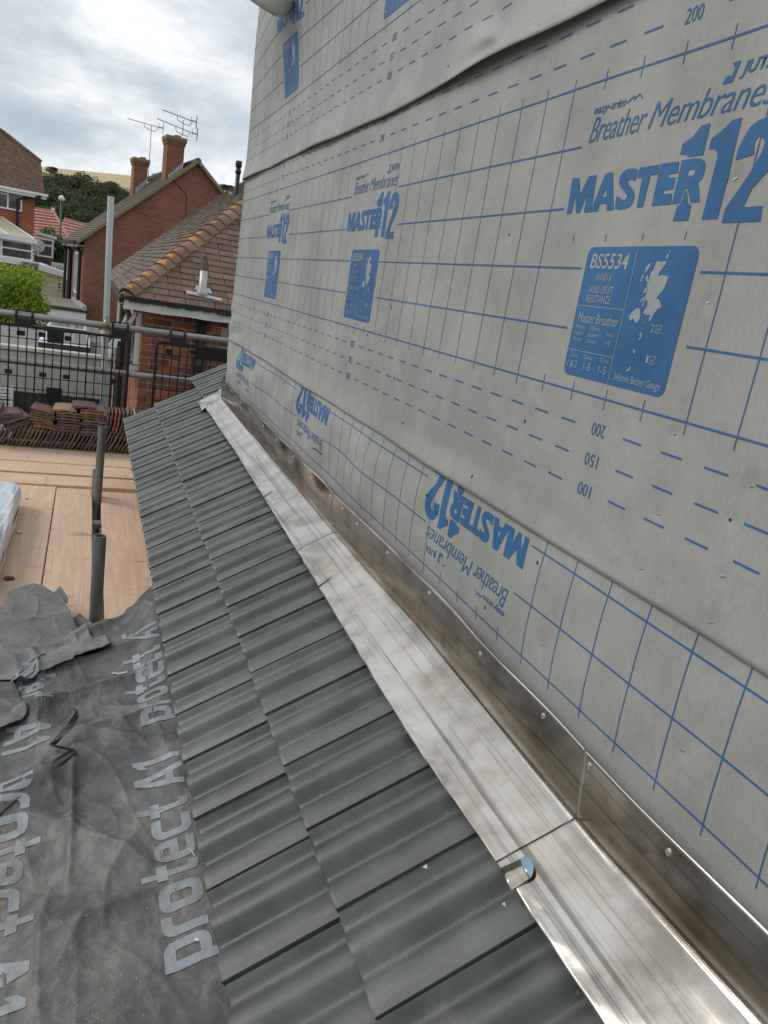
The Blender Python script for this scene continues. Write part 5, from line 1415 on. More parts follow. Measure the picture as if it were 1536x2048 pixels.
nS = Vector((0, -TPN, 1)).normalized(); sl_ = Vector((0, 1, TPN)).normalized()
MB().slab([q1 + nS * .03, q2 + nS * .03, q2 + sl_ * .05 + nS * .028, q1 + sl_ * .05 + nS * .028], .006).build('lead_apron', M_LEAD, vp)
q1, q2 = slopehit(388, 583), slopehit(424, 592)
MB().slab([q1 + nS * .036, q2 + nS * .036, q2 + sl_ * .08 + nS * .034 - Vector((.03, 0, 0)), q1 + sl_ * .08 + nS * .034 + Vector((.03, 0, 0))], .005).build('lead_slate', M_LEAD, vp)
# black flue near the ridge
fl0, fl1 = atY(474, 380, 14.0), atY(478, 322, 14.0)
fl = thing('flue_pipe', tuple(fl0), 'black boiler flue standing on the brown roof beside the membrane wall', 'flue')
MB().tube([fl0 - Vector((0, 0, .5)), fl0 + (fl1 - fl0) * .62], .036, 14).tube([fl0 + (fl1 - fl0) * .58, fl0 + (fl1 - fl0) * .66, fl0 + (fl1 - fl0) * .7, fl0 + (fl1 - fl0) * .76], [.05, .05, .04, .038], 14).build('pipe', M_BPIPE, fl, smooth=True)
MB().tube([fl0 + (fl1 - fl0) * .76, fl0 + (fl1 - fl0) * .80, fl0 + (fl1 - fl0) * .97, fl1], [.034, .052, .052, .047], 14).build('cowl', M_BPIPE, fl, smooth=True)
tag(MB().slab([atY(456, 388, 12.6), atY(463, 391, 12.6), atY(464, 387, 12.5), atY(457, 384, 12.5)], .01).build('white_scrap', M_WHITE, None, origin=atY(458, 388, 12.6)), 'small white scrap lying on the brown roof beside the flue', 'scrap')
# downpipes
def vpipe(name, px0, y, z0, z1, r, m, label, par=None, brk=True):
    p = atY(*px0, y); m_ = MB().tube([(p.x, y, z0), (p.x, y, z1)], r, 12)
    if par is not None: return m_.build(name, m, par, smooth=False)
    return tag(m_.build(name, m, None, smooth=True, origin=(p.x, y, z0)), label, 'downpipe')
o = MB().tube([(.452, YW - .07, -3.5), (.452, YW - .07, ZE - .13)], .048, 12).tube([(.452, YW - .07, -.80), (.452, YW - .07, -.66)], .058, 12); tag(o.build('soil_pipe', M_BPIPE, None, smooth=True, origin=(.452, YW - .07, -3.5)), 'thick black soil pipe running down the orange brick wall', 'soil pipe')
o = MB().tube([(-.335, 9.8, -3.5), (-.335, 9.8, -.30), (-.40, 9.7, -.16)], .035, 10); tag(o.build('brown_downpipe', mat('brown_pipe', (.16, .08, .055), .7), None, smooth=True, origin=(-.335, 9.8, -3.5)), 'reddish brown downpipe at the corner of the house with the lichened roof', 'downpipe')
o = MB().tube([(-.345, 11.4, -4.0), (-.345, 11.4, -.25)], .055, 10).box((-.40, 11.33, -1.18), (-.29, 11.47, -1.08)); tag(o.build('black_downpipe', M_BPIPE, None, smooth=False, origin=(-.345, 11.4, -4)), 'black pipe on the side wall between the pale garage and the orange bricks', 'downpipe')
# side windows with top-hung sashes propped open
f9 = FR((XW, 0, 0), 0)
def side_window(y0, y1, z0, z1, opening, par=nh):
    f = MB(); fw = .05
    for (a, b) in (((y0, z0), (y0 + fw, z1)), ((y1 - fw, z0), (y1, z1)), ((y0 + fw, z0), (y1 - fw, z0 + fw)), ((y0 + fw, z1 - fw), (y1 - fw, z1))):
        f.box((XW - .06, a[0], a[1]), (XW + .0, b[0], b[1]))
    win = f.build('window', M_WHITE, par)
    MB().box((XW - .012, y0 + fw, z0 + fw), (XW - .006, y1 - fw, z1 - fw)).build('pane', M_GLASS, win)
    if opening:
        s_ = MB(); H = (z1 - z0) * .96; hx, hz = XW - .07, z1 - .02; ex_, ez = hx - math.sin(opening) * H, hz - math.cos(opening) * H
        ym = [(y0, y1)]
        for (a, b) in ym:
            s_.bar((hx, a + .03, hz), (ex_, a + .03, ez), .05, .045); s_.bar((hx, b - .03, hz), (ex_, b - .03, ez), .05, .045)
            s_.bar((hx, a, hz), (hx, b, hz), .05, .05); s_.bar((ex_, a, ez), (ex_, b, ez), .05, .05)
        sh = s_.build('open_sash', M_WHITE, win)
        MB().add([(hx - .01, y0 + .05, hz), (hx - .01, y1 - .05, hz), (ex_ - .01, y1 - .05, ez), (ex_ - .01, y0 + .05, ez)], [(0, 1, 2, 3)]).build('sash_pane', M_GLASS, sh)
    return win
side_window(9.75, 10.35, -.84, -.24, rad(28)); side_window(10.4, 11.0, -.84, -.24, rad(20)); side_window(11.7, 12.6, -1.0, -.24, 0)
MB().box((XW - .10, 9.70, -.91), (XW, 11.05, -.855)).build('window_sill', M_OLDW, nh)

# ---- pale rendered garage with flat roof and skylight
M_REND = mat('cream_render', (.47, .455, .40), .9, col2=(.54, .525, .47), nscale=1.5, bump=.25, bscale=30, dirt=(.34, .32, .27), dscale=1.3, dlo=.55, dhi=.75)
M_FLAT = mat('grey_felt_roof', (.20, .195, .185), .9, col2=(.28, .27, .25), nscale=2.5, bump=.3, bscale=40, dirt=(.11, .105, .09), dscale=2.5, dlo=.55, dhi=.7)
YG0 = 12.6
ga, gb = atY(0, 697, YG0), atY(238, 726, YG0); zr0 = (ga.z + gb.z) / 2
zroof = zr0 - .03; yb = 18.6
gar = thing('rendered_garage', (-1.6, 15, GZ), 'low cream rendered garage with grey flat roof behind the black guards', 'garage')
MB().box((-5.5, YG0, GZ), (-.42, YG0 + .15, zr0)).build('front_wall', M_REND, gar)
MB().box((-.57, YG0 + .15, GZ), (-.42, yb, zr0 - .06)).build('side_wall', M_REND, gar)
MB().box((-5.5, YG0 - .03, zr0 + .001), (-.40, YG0 + .17, zr0 + .07)).build('coping', mat('pale_coping', (.62, .59, .52), .85, col2=(.52, .49, .42), nscale=6), gar, bevel=.01)
MB().box((-5.5, YG0 + .15, zroof - .2), (-.57, yb, zroof)).build('flat_roof', M_FLAT, gar)
mk = MB()
for x in (-4.4, -3.6, -2.75, -1.1, -.75): mk.box((x, YG0 + .2, zroof + .001), (x + .03, yb, zroof + .012))
mk.build('roof_seam', M_FLAT, gar)
def roofhit(px, py, z=None): return atZ(px, py, zroof + .12 if z is None else z)
sk = thing('skylight', tuple(roofhit(120, 670)), 'white framed double skylight on the flat grey garage roof', 'skylight')
for (c, nm) in (([(76, 684), (180, 696), (178, 671), (88, 664)], 'lower'), ([(93, 652), (172, 662), (172, 651), (100, 643)], 'upper')):
    q = [roofhit(*p) for p in c]
    u = MB().slab([p + Vector((0, 0, .0)) for p in q], .11); kerb = u.build('kerb', mat('dark_kerb', (.05, .05, .055), .6), sk)
    cen = sum(q, Vector()) / 4
    g = [p.lerp(cen, .13) + Vector((0, 0, .02)) for p in q]
    MB().slab([p + Vector((0, 0, .012)) for p in q], .010).build('white_frame', M_WHITE, kerb)
    MB().slab(g, .006).build('pane', mat('skylight_glass', (.45, .50, .52), .08, spec=.8), kerb)
# dark timber fence and white slatted panel at the garage foot
M_DKF = mat('dark_green_fence', (.022, .028, .018), .9, col2=(.04, .045, .03), nscale=10)
fp = atY(24, 780, 11.6); fq = atY(110, 800, 11.6)
fn = thing('dark_fence', ((fp.x + fq.x) / 2, 11.6, GZ), 'dark green close-boarded fence at the foot of the pale garage wall', 'fence')
x = -1.97
while x < -.62:
    MB().box((x, 11.6, GZ), (x + .098, 11.625, fp.z - .01 + .004 * math.sin(x * 40))).build('board', M_DKF, fn); x += .1
wp_ = atY(12, 775, 11.2)
ws = thing('white_slatted_screen', (wp_.x - .2, 11.2, GZ), 'white slatted panel at the lower left edge behind the guard', 'screen')
z = wp_.z; k = 0
while z > wp_.z - .55: MB().box((-2.7, 11.2, z - .03), (wp_.x + .09, 11.225, z)).build('slat', M_OLDW, ws); z -= .045
MB().box((wp_.x + .05, 11.18, GZ), (wp_.x + .085, 11.199, wp_.z + .03)).box((-2.6, 11.18, GZ), (-2.56, 11.199, wp_.z + .03)).build('post', M_OLDW, ws)

# ---- gable-ended brick house
ap = atY(395, 322, 26)
gh = FR((ap.x, ap.y, 0), 6)
gable = thing('gable_house', (ap.x, 30, GZ), 'dark red brick house with a steep gable, two chimneys and grey-brown roof', 'house')
EL = -3.19; ELZ = .66; AZ = ap.z; DEP = 5.7; ER = 3.4
rz = AZ - (AZ - ELZ) * ER / abs(EL)
w_ = MB(); wl = EL + .12
w_.add([gh.P(wl, 0, GZ), gh.P(ER, 0, GZ), gh.P(ER, 0, rz - .1), gh.P(0, 0, AZ - .06), gh.P(wl, 0, ELZ + .02), gh.P(wl, DEP, GZ), gh.P(ER, DEP, GZ), gh.P(ER, DEP, rz - .1), gh.P(0, DEP, AZ - .06), gh.P(wl, DEP, ELZ + .02)],
       [(0, 1, 2, 3, 4), (5, 9, 8, 7, 6), (0, 4, 9, 5), (1, 6, 7, 2), (4, 3, 8, 9), (3, 2, 7, 8), (0, 5, 6, 1)])
w_.build('brick_wall', M_BRKF, gable)
OV = -.12
m_ = courses(gh.P(EL - .08, DEP + .1, ELZ - .08), gh.P(EL - .08, OV, ELZ - .08), gh.P(.0, OV, AZ + .0), gh.P(.0, DEP + .1, AZ + .0), 34, .05, .02); m_.build('roof_slope', M_RF2, gable)
m_ = courses(gh.P(ER + .1, OV, rz - .1), gh.P(ER + .1, DEP + .1, rz - .1), gh.P(.0, DEP + .1, AZ), gh.P(.0, OV, AZ), 34, .05, .02); m_.build('roof_slope', M_RF2, gable)
# mortared verge and ridge
M_VERGE = mat('mossy_verge', (.20, .17, .10), .95, col2=(.28, .24, .15), nscale=12, bump=.4, bscale=30)
MB().bar(gh.P(EL - .1, OV - .01, ELZ - .10), gh.P(0, OV - .01, AZ - .02), .09, .09).bar(gh.P(0, OV - .01, AZ - .02), gh.P(ER, OV - .01, rz - .03), .09, .09).build('verge', M_VERGE, gable)
for i in range(18): MB().tube([gh.P(0, OV + i * .48, AZ - .015), gh.P(0, OV + i * .48 + .45, AZ - .015)], .10, 8).build('ridge_tile', M_RF2, gable)
MB().bar(gh.P(EL - .14, -.1, ELZ - .09), gh.P(EL - .14, DEP, ELZ - .09), .11, .09).build('gutter', M_BPIPE, gable)
fr2 = MB(); gh.box(fr2, (EL - .10, 0, ELZ - .22), (EL - .06, DEP, ELZ - .12)); gh.box(fr2, (EL - .06, 0.001, ELZ - .17), (wl, DEP, ELZ - .15)); fr2.build('fascia', M_OLDW, gable)
def side_y(px, fr=gh, u=None):      # depth along the left side wall under a pixel column
    u = wl if u is None else u; r = ray(px, 560); n = fr.ux; t = ((fr.o + n * u) - CAM).dot(n) / r.dot(n); return (CAM + r * t - fr.o).dot(fr.uy)
for (pa, pb_, z0, z1) in ((142, 145, -.95, .42), (163, 158, -.85, .42)):
    pass
for (a, b, z0, z1) in ((1.1, 2.2, -.95, .30), (3.9, 5.0, -.7, .40)):
    f = MB(); q = .06
    gh.box(f, (wl - .05, a, z0), (wl, a + q, z1)); gh.box(f, (wl - .05, b - q, z0), (wl, b, z1)); gh.box(f, (wl - .05, a + q, z0), (wl, b - q, z0 + q)); gh.box(f, (wl - .05, a + q, z1 - q), (wl, b - q, z1)); gh.box(f, (wl - .045, (a + b) / 2 - .03, z0 + q), (wl - .005, (a + b) / 2 + .03, z1 - q))
    win = f.build('window', M_WHITE, gable); g = MB(); gh.box(g, (wl - .03, a + q * .6, z0 + q * .6), (wl - .022, b - q * .6, z1 - q * .6)); g.build('pane', M_GLASS, win)
for (d, r_, nm) in ((.35, .05, 1), (3.6, .07, 2), (5.5, .05, 3)):
    p = MB().tube([gh.P(wl - .07, d, GZ), gh.P(wl - .07, d, ELZ - .35), gh.P(EL - .10, d, ELZ - .16)], r_, 8); p.build('downpipe', M_BPIPE, gable)
# telephone cable up the gable
cabp = [gh.front(*q) for q in ((344, 357), (350, 365), (362, 378), (372, 388), (372, 440))]
MB().tube([gh.P(u, -.015, z) for u, z in cabp], .012, 5).build('cable', mat('brown_cable', (.09, .05, .04), .8), gable)

def chimney(px_top, px_base, wpx, d, name, label, flash_px, dy=.6):
    """stack on the far slope side of the ridge: top and base pixels, at depth d from the gable"""
    t = atY(*px_top, d); b = atY(*px_base, d); wd = wpx / F_PX * d / 1.0
    s = thing(name, (t.x, d, b.z - .6), label, 'chimney')
    a = FR((t.x, d, 0), 7)
    f = MB(); a.box(f, (-wd / 2, 0, b.z - 1.4), (wd / 2, dy, t.z - .28)); f.build('stack', M_BRKF, s)
    f = MB(); a.box(f, (-wd / 2 - .025, -.025, t.z - .28), (wd / 2 + .025, dy + .025, t.z - .20)); a.box(f, (-wd / 2 - .05, -.05, t.z - .20), (wd / 2 + .05, dy + .05, t.z - .13)); f.build('oversail', M_BRKF, s)
    f = MB(); a.box(f, (-wd / 2 - .06, -.06, t.z - .13), (wd / 2 + .06, dy + .06, t.z - .05)); f.build('crown', M_VERGE, s)
    f = MB()
    f.tube([(t.x + .05, d + dy / 2, t.z - .06), (t.x + .05, d + dy / 2, t.z + .03)], .11, 10); f.build('pot', M_VERGE, s)
    fl_ = MB()     # stepped lead flashing
    (x0, y0_), (x1, y1_) = flash_px; n = 8
    for i in range(n):
        p = atY(x0 + (x1 - x0) * i / n, y0_ + (y1_ - y0_) * i / n, d - .09); q = atY(x0 + (x1 - x0) * (i + 1) / n, y0_ + (y1_ - y0_) * (i + 1) / n, d - .09)
        fl_.box((p.x, d - .10, p.z - .08), (q.x - .015, d - .085, p.z + .12))
    fl_.build('stepped_flashing', M_LEAD, s)
    return s, t
c1, t1_ = chimney((354, 270), (341, 372), 30, 26.9, 'chimney_stack', 'tall brick chimney stack nearer the gable apex, carrying two aerials', ((336, 356), (367, 330)))
c2, t2_ = chimney((284, 314), (280, 390), 23, 30.6, 'chimney_stack', 'lower brick chimney stack left of the tall one, with lichen stains', ((271, 382), (295, 362)))
# aerials
M_AER = mat('aerial_metal', (.35, .35, .37), .5, .5, )
def aerial(mast0, mast1, boom, d, label, grid_end=1, n=16):
    s = thing('television_aerial', tuple(atY(*mast0, d)), label, 'aerial')
    MB().tube([atY(*mast0, d), atY(*mast1, d)], .014, 6).build('mast', M_AER, s)
    a, b = atY(*boom[0], d), atY(*boom[1], d + .0)
    MB().bar(a, b, .018, .018).build('boom', M_AER, s)
    for i in range(n):
        p = a.lerp(b, .02 + .85 * i / (n - 1)); MB().tube([p + Vector((-.0, -.13, .0)), p + Vector((0, .13, 0))], .005, 4).tube([p, p + Vector((0, 0, .04))], .005, 4).build('element', M_AER, s)
    e_ = a.lerp(b, .95)
    r_ = MB()
    for k in range(5): r_.tube([e_ + Vector((.04, -.2, .16 - k * .08)), e_ + Vector((.04, .2, .16 - k * .08))], .005, 4)
    r_.bar(e_ + Vector((.03, 0, -.18)), e_ + Vector((.03, 0, .18)), .02).bar(e_ + Vector((.02, -.2, -.17)), e_ + Vector((.02, -.2, .17)), .015).bar(e_ + Vector((-.14, -.2, -.12)), e_ + Vector((-.14, -.2, .12)), .015).bar(e_ + Vector((-.14, -.2, .0)), e_ + Vector((.03, -.2, .0)), .02)
    r_.build('reflector', M_AER, s)
    m = a.lerp(b, .62 if len(boom) < 3 else boom[2]); MB().tube([m + Vector((-.22, 0, .02)), m + Vector((-.18, 0, -.10)), m + Vector((0, 0, -.16)), m + Vector((.18, 0, -.18)), m + Vector((.22, 0, -.06))], .012, 6).build('cradle', M_AER, s)
aerial((365, 272), (367, 240), ((326, 220), (394, 246)), 27.1, 'upper aerial on the tall chimney, boom sloping down to the right')
aerial((365, 272), (366, 255), ((314, 237), (396, 271)), 27.3, 'lower aerial on the tall chimney, just beneath the upper one')
aerial((296, 370), (303, 252), ((255, 237), (328, 258)), 30.8, 'aerial on a long thin mast above the lower chimney')

# flat-roofed brick link in front of the gable house
lk0, lk1 = atY(68, 604, 23.5), atY(172, 628, 23.5)
lk = thing('flat_roofed_extension', ((lk0.x + lk1.x) / 2, 24.5, GZ), 'low brick extension with gravelly flat roof and broad white fascia', 'extension')
zt_ = (lk0.z + lk1.z) / 2 + .02
MB().box((lk0.x - 1.5, 23.62, GZ), (lk1.x - .02, 27.5, zt_ - .3)).build('brick_wall', M_BRK, lk)
MB().box((lk0.x - 1.6, 23.5, zt_ - .34), (lk1.x, 23.6, zt_ - .06)).build('fascia', M_WHITE, lk)
M_GRAV = mat('mossy_gravel_roof', (.17, .15, .125), .95, col2=(.25, .23, .20), nscale=30, dirt=(.16, .13, .03), dscale=1.2, dlo=.56, dhi=.66)
MB().box((lk0.x - 1.6, 23.46, zt_ - .06), (lk1.x + .02, 27.6, zt_ + .0)).build('roof_edge', mat('dark_felt', (.04, .045, .045), .8), lk)
MB().box((lk0.x - 1.5, 23.56, zt_ + .001), (lk1.x - .08, 27.5, zt_ + .03)).build('gravel_roof', M_GRAV, lk)
MB().bar((lk1.x - .05, 23.5, zt_ + .05), (lk1.x - .42, 27.5, zt_ + .05), .12, .14).build('lead_upstand', M_LEAD, lk)

# ---- house on the left with hung tiles
E = atY(90, 390, 36); lh = FR((E.x, E.y, 0), 12); EZ = E.z
left = thing('tile_hung_house', (E.x - 3, 39, GZ), 'two-storey house at left, orange tile-hung upper wall over a white framed bay', 'house')
f = MB(); lh.box(f, (-9, .3, -.62), (-.32, 7, EZ - .05)); f.build('hung_tile_wall', M_HUNG, left)
f = MB(); lh.box(f, (-9, .36, GZ - 3), (-.42, 7, -.621)); f.build('brick_wall', M_BRKF, left)
tr, h1 = 1.3, 1.35
A_ = lh.P(-9.5, 0, EZ); B_ = lh.P(0, 0, EZ); V1 = lh.P(0, 1.35, EZ + 1.32); R_ = lh.P(-1.35, 2.35, EZ + 2.25); R2 = lh.P(-9.5, 2.35, EZ + 2.25)
nrm = (B_ - A_).cross(R2 - A_).normalized()
m_ = MB(); n = 28
for i in range(n):
    f0, f1 = i / n, (i + 1.1) / n
    def lr(fv):
        L = A_.lerp(R2, fv)
        Rr = B_.lerp(V1, fv * 2.25 / 1.32) if fv * 2.25 <= 1.32 else V1.lerp(R_, min(1, (fv * 2.25 - 1.32) / (2.25 - 1.32)))
        return L, Rr
    l0, r0 = lr(f0); l1, r1 = lr(min(f1, 1)); m_.hexa([l0 - nrm * .05, r0 - nrm * .05, r1 - nrm * .05, l1 - nrm * .05, l0 + nrm * .022, r0 + nrm * .022, r1, l1])
m_.build('roof_slope', M_RF3, left)
bk = lh.P(-.05, 7.2, EZ); V1b = lh.P(-.05, 3.6, EZ + 1.32)
m_ = MB().add([B_ - lh.ux * .05, V1 - lh.ux * .05, V1b, bk], [(0, 3, 2, 1)]).add([V1, V1b, R_], [(0, 1, 2)]).add([R_, V1b, bk, lh.P(-9.5, 7.2, EZ), R2], [(0, 1, 2, 3, 4)]); m_.build('end_slope', M_RF3, left)
for i in range(12):
    p = V1.lerp(R_, i / 12); q = V1.lerp(R_, (i + .9) / 12); MB().tube([p, q], .09, 8).build('hip_tile', M_RF3, left)
for i in range(9): MB().tube([R_.lerp(R2, i / 20), R_.lerp(R2, (i + .92) / 20)], .1, 8).build('ridge_tile', M_RF3, left)
f = MB(); lh.box(f, (-9.5, -.05, EZ - .17), (.05, .0, EZ - .02)); lh.box(f, (-9.5, .001, EZ - .16), (.0, .3, EZ - .13)); f.build('fascia', M_WHITE, left)
f = MB(); lh.box(f, (-9.5, -.15, EZ - .06), (.1, -.051, EZ + .03)); f.build('gutter', M_WHITE, left)
p = MB().tube([lh.P(-.15, -.1, EZ - .1), lh.P(-.75, .18, EZ - .25), lh.P(-.95, .22, EZ - .35), lh.P(-.95, .22, GZ - 2)], .05, 8); p.build('downpipe', mat('dark_brown_pipe', (.03, .02, .025), .6), left)
u0, zt0 = lh.front(45, 381, .3); _, zb0 = lh.front(45, 424, .3)
window(lh, left, u0 - 2.3, u0, zb0, zt0 + .08, .28, mull=(u0 - .52,), trans=((u0 - 2.24, u0 - .55, zt0 - .25),))
# bay / conservatory under it
cu0, cz0 = lh.front(66, 484, -1.6); _, cz1 = lh.front(66, 522, -1.6)
con = thing('white_conservatory', tuple(lh.P(cu0 - 2, -.6, -2.6)), 'white framed conservatory with cream sloping roof against the tile-hung house', 'conservatory')
f = MB()
f.add([lh.P(cu0 - 6, -1.75, cz0 + .10), lh.P(cu0 + .08, -1.75, cz0 + .10), lh.P(cu0 - .9, .30, cz0 + .72), lh.P(cu0 - 6, .30, cz0 + .72), lh.P(cu0 - 6, -1.75, cz0 + .06), lh.P(cu0 + .08, -1.75, cz0 + .06), lh.P(cu0 - .9, .30, cz0 + .68), lh.P(cu0 - 6, .30, cz0 + .68)],
      [(0, 1, 2, 3), (4, 7, 6, 5), (0, 4, 5, 1), (1, 5, 6, 2), (2, 6, 7, 3), (3, 7, 4, 0)]); f.build('roof_panel', mat('cream_polycarbonate', (.62, .55, .36), .5), con)
f = MB()
for t in (0, .9, 1.8, 2.7, 3.6, 4.5): f.bar(lh.P(cu0 - t, -1.76, cz0 + .13), lh.P(cu0 - .9 - t, .29, cz0 + .75), .07, .05)
f.build('glazing_bar', M_WHITE, con)
f = MB(); lh.box(f, (cu0 - 6, -1.85, cz0 - .06), (cu0 + .12, -1.70, cz0 + .12)); lh.box(f, (cu0 - .02, -1.69, cz0 - .06), (cu0 + .12, .3, cz0 + .10)); f.build('eaves_beam', M_WHITE, con)
window(lh, con, cu0 - 1.12, cu0, cz1 - .02, cz0 - .06, -1.62, trans=((cu0 - 1.06, cu0 - .06, cz0 - .36),))
window(lh, con, cu0 - 2.26, cu0 - 1.125, cz1 - .02, cz0 - .06, -1.62, trans=((cu0 - 2.20, cu0 - 1.2, cz0 - .36),))
window(lh, con, cu0 - 3.4, cu0 - 2.265, cz1 - .02, cz0 - .06, -1.62)
f = MB(); lh.box(f, (cu0 - 6, -1.8, cz1 - .22), (cu0 + .35, -1.5, cz1 - .02)); f.build('sill', M_WHITE, con)
f = MB(); lh.box(f, (cu0 - 6, -1.62, -4), (cu0 - .02, .35, cz1 - .22)); f.build('base_wall', M_BRKF, con)
# pierced concrete blocks
u1, z1_ = lh.front(48, 538, -1.9); blk = thing('screen_block_wall', tuple(lh.P(u1, -1.9, z1_ - .9)), 'pierced concrete screen blocks beneath the conservatory', 'block wall')
M_BLKW = mat('screen_block', (.27, .25, .22), .95, col2=(.34, .31, .27), nscale=20)
for i in range(4):
    for j in range(3):
        x0 = u1 + i * .30 - .1; z0 = z1_ - .02 - j * .30; f = MB()
        for (a, b) in (((0, 0), (.29, .04)), ((0, .25), (.29, .29)), ((0, .04), (.04, .25)), ((.25, .04), (.29, .25))): lh.box(f, (x0 + a[0], -1.95, z0 + a[1]), (x0 + b[0], -1.85, z0 + b[1]))
        c = lh.P(x0 + .145, -1.90, z0 + .145); n_ = 8
        ring = [(c + lh.ux * math.cos(k * math.pi / 4) * .09 + Vector((0, 0, math.sin(k * math.pi / 4) * .09))) for k in range(9)]
        f.tube(ring, .018, 5, caps=False); f.build('pierced_block', M_BLKW, blk)
f = MB(); lh.box(f, (u1 + 1.15, -1.97, -4), (u1 + 1.4, -1.8, z1_ + .32)); f.build('pier', M_BLKW, blk)
# satellite dish
sd = atY(78, 492, 35.2); s = thing('satellite_dish', tuple(sd), 'pale satellite dish on the brick corner beside the conservatory', 'satellite dish')
V = []; n_ = 18
for r_, dp in ((0, .06), (.11, .05), (.20, .02), (.245, 0)):
    for k in range(n_): a_ = 2 * math.pi * k / n_; V.append(sd + Vector((math.cos(a_) * r_ * .85, dp, math.sin(a_) * r_)))
o = link('dish', bpy.data.meshes.new('dish'), None, s); m_ = MB().add(V, [(j * n_ + k, j * n_ + (k + 1) % n_, (j + 1) * n_ + (k + 1) % n_, (j + 1) * n_ + k) for j in range(3) for k in range(n_)])
bpy.data.objects.remove(o); o = m_.build('dish', mat('pale_dish', (.55, .55, .53), .5), s, smooth=True); md = o.modifiers.new('thickness', 'SOLIDIFY'); md.thickness = .015
MB().tube([sd + Vector((0, .08, -.3)), sd + Vector((.08, -.35, -.12)), sd + Vector((.05, -.36, -.02))], .015, 6).tube([sd + Vector((0, .1, 0)), sd + Vector((.0, .5, -.1))], .025, 6).build('feed_arm', M_AER, s)

# small white porch, cream shed and pale lean-to between the houses
pq0, pq1 = atY(85, 470, 40), atY(107, 524, 40)
s = thing('white_porch', (pq0.x + .3, 40, -3), 'small white glazed porch between the left house and the green shrub', 'porch')
fp_ = FR((pq0.x, 40, 0), 4); W_ = pq1.x - pq0.x
f = MB(); f.add([fp_.P(-.3, 0, pq0.z + .12), fp_.P(W_ + .1, 0, pq0.z + .02), fp_.P(W_ + .1, 1.5, pq0.z + .02), fp_.P(-.3, 1.5, pq0.z + .12), fp_.P(-.3, 0, pq0.z + .0), fp_.P(W_ + .1, 0, pq0.z - .10), fp_.P(W_ + .1, 1.5, pq0.z - .10), fp_.P(-.3, 1.5, pq0.z + .0)], [(0, 1, 2, 3), (4, 7, 6, 5), (0, 4, 5, 1), (1, 5, 6, 2), (2, 6, 7, 3), (3, 7, 4, 0)]); f.build('roof', M_WHITE, s)
window(fp_, s, -.2, W_ - .02, pq1.z + .15, pq0.z - .12, 0, trans=((-.14, W_ - .08, pq0.z - .42),), fw=.08)
f = MB(); fp_.box(f, (-.3, -.02, pq1.z - 2.), (W_, 1.5, pq1.z + .15)); f.build('base', mat('brown_base', (.12, .07, .06), .9), s)
sh = thing('cream_shed', tuple(atY(110, 560, 33)), 'cream boarded shed with white roof edge and small barred window', 'shed'); fs2 = FR(tuple(atY(83, 545, 33)[:2]) + (0,), 2)
def fsh(px, py): return fs2.front(px, py, 0)
a0, b0_ = fsh(83, 541), fsh(134, 556); zz0 = fsh(100, 585)[1]
x = a0[0]; k = 0
f = MB(); f.add([fs2.P(a0[0] - .1, -.15, a0[1] + .24), fs2.P(b0_[0] + .4, -.15, b0_[1] + .10), fs2.P(b0_[0] + .4, 2.5, b0_[1] + .10), fs2.P(a0[0] - .1, 2.5, a0[1] + .24), fs2.P(a0[0] - .1, -.15, a0[1] + .0), fs2.P(b0_[0] + .4, -.15, b0_[1] - .06), fs2.P(b0_[0] + .4, 2.5, b0_[1] - .06), fs2.P(a0[0] - .1, 2.5, a0[1] + .0)], [(0, 1, 2, 3), (4, 7, 6, 5), (0, 4, 5, 1), (1, 5, 6, 2), (2, 6, 7, 3), (3, 7, 4, 0)]); f.build('roof', M_WHITE, sh)
M_CRM = mat('cream_boards', (.58, .52, .36), .8, col2=(.64, .58, .42), nscale=4)
z = zz0 - 1.2
while z < min(a0[1], b0_[1]) - .02:
    f = MB(); fs2.box(f, (a0[0], 0, z), (b0_[0] + .35, .08, z + .17)); f.build('board', M_CRM, sh); z += .176
f = MB(); fs2.box(f, (a0[0], .09, zz0 - 1.2), (b0_[0] + .3, 2.2, a0[1])); f.build('body', M_CRM, sh)
wa, wb = fsh(114, 563), fsh(132, 581); window(fs2, sh, wa[0], wb[0], wb[1], wa[1], -.03, mull=((wa[0] + wb[0]) / 2,), trans=((wa[0] + .05, wb[0] - .05, (wa[1] + wb[1]) / 2),), m=M_CRM, fw=.05)
q0, q1 = atY(103, 524, 38), atY(134, 548, 38); s = MB().box((q0.x, 38, -4), (q1.x + .6, 38.3, q0.z)); tag(s.build('white_garden_wall', M_WHITE, None, origin=(q0.x, 38, -4)), 'plain white wall between the porch and the gable house', 'wall')

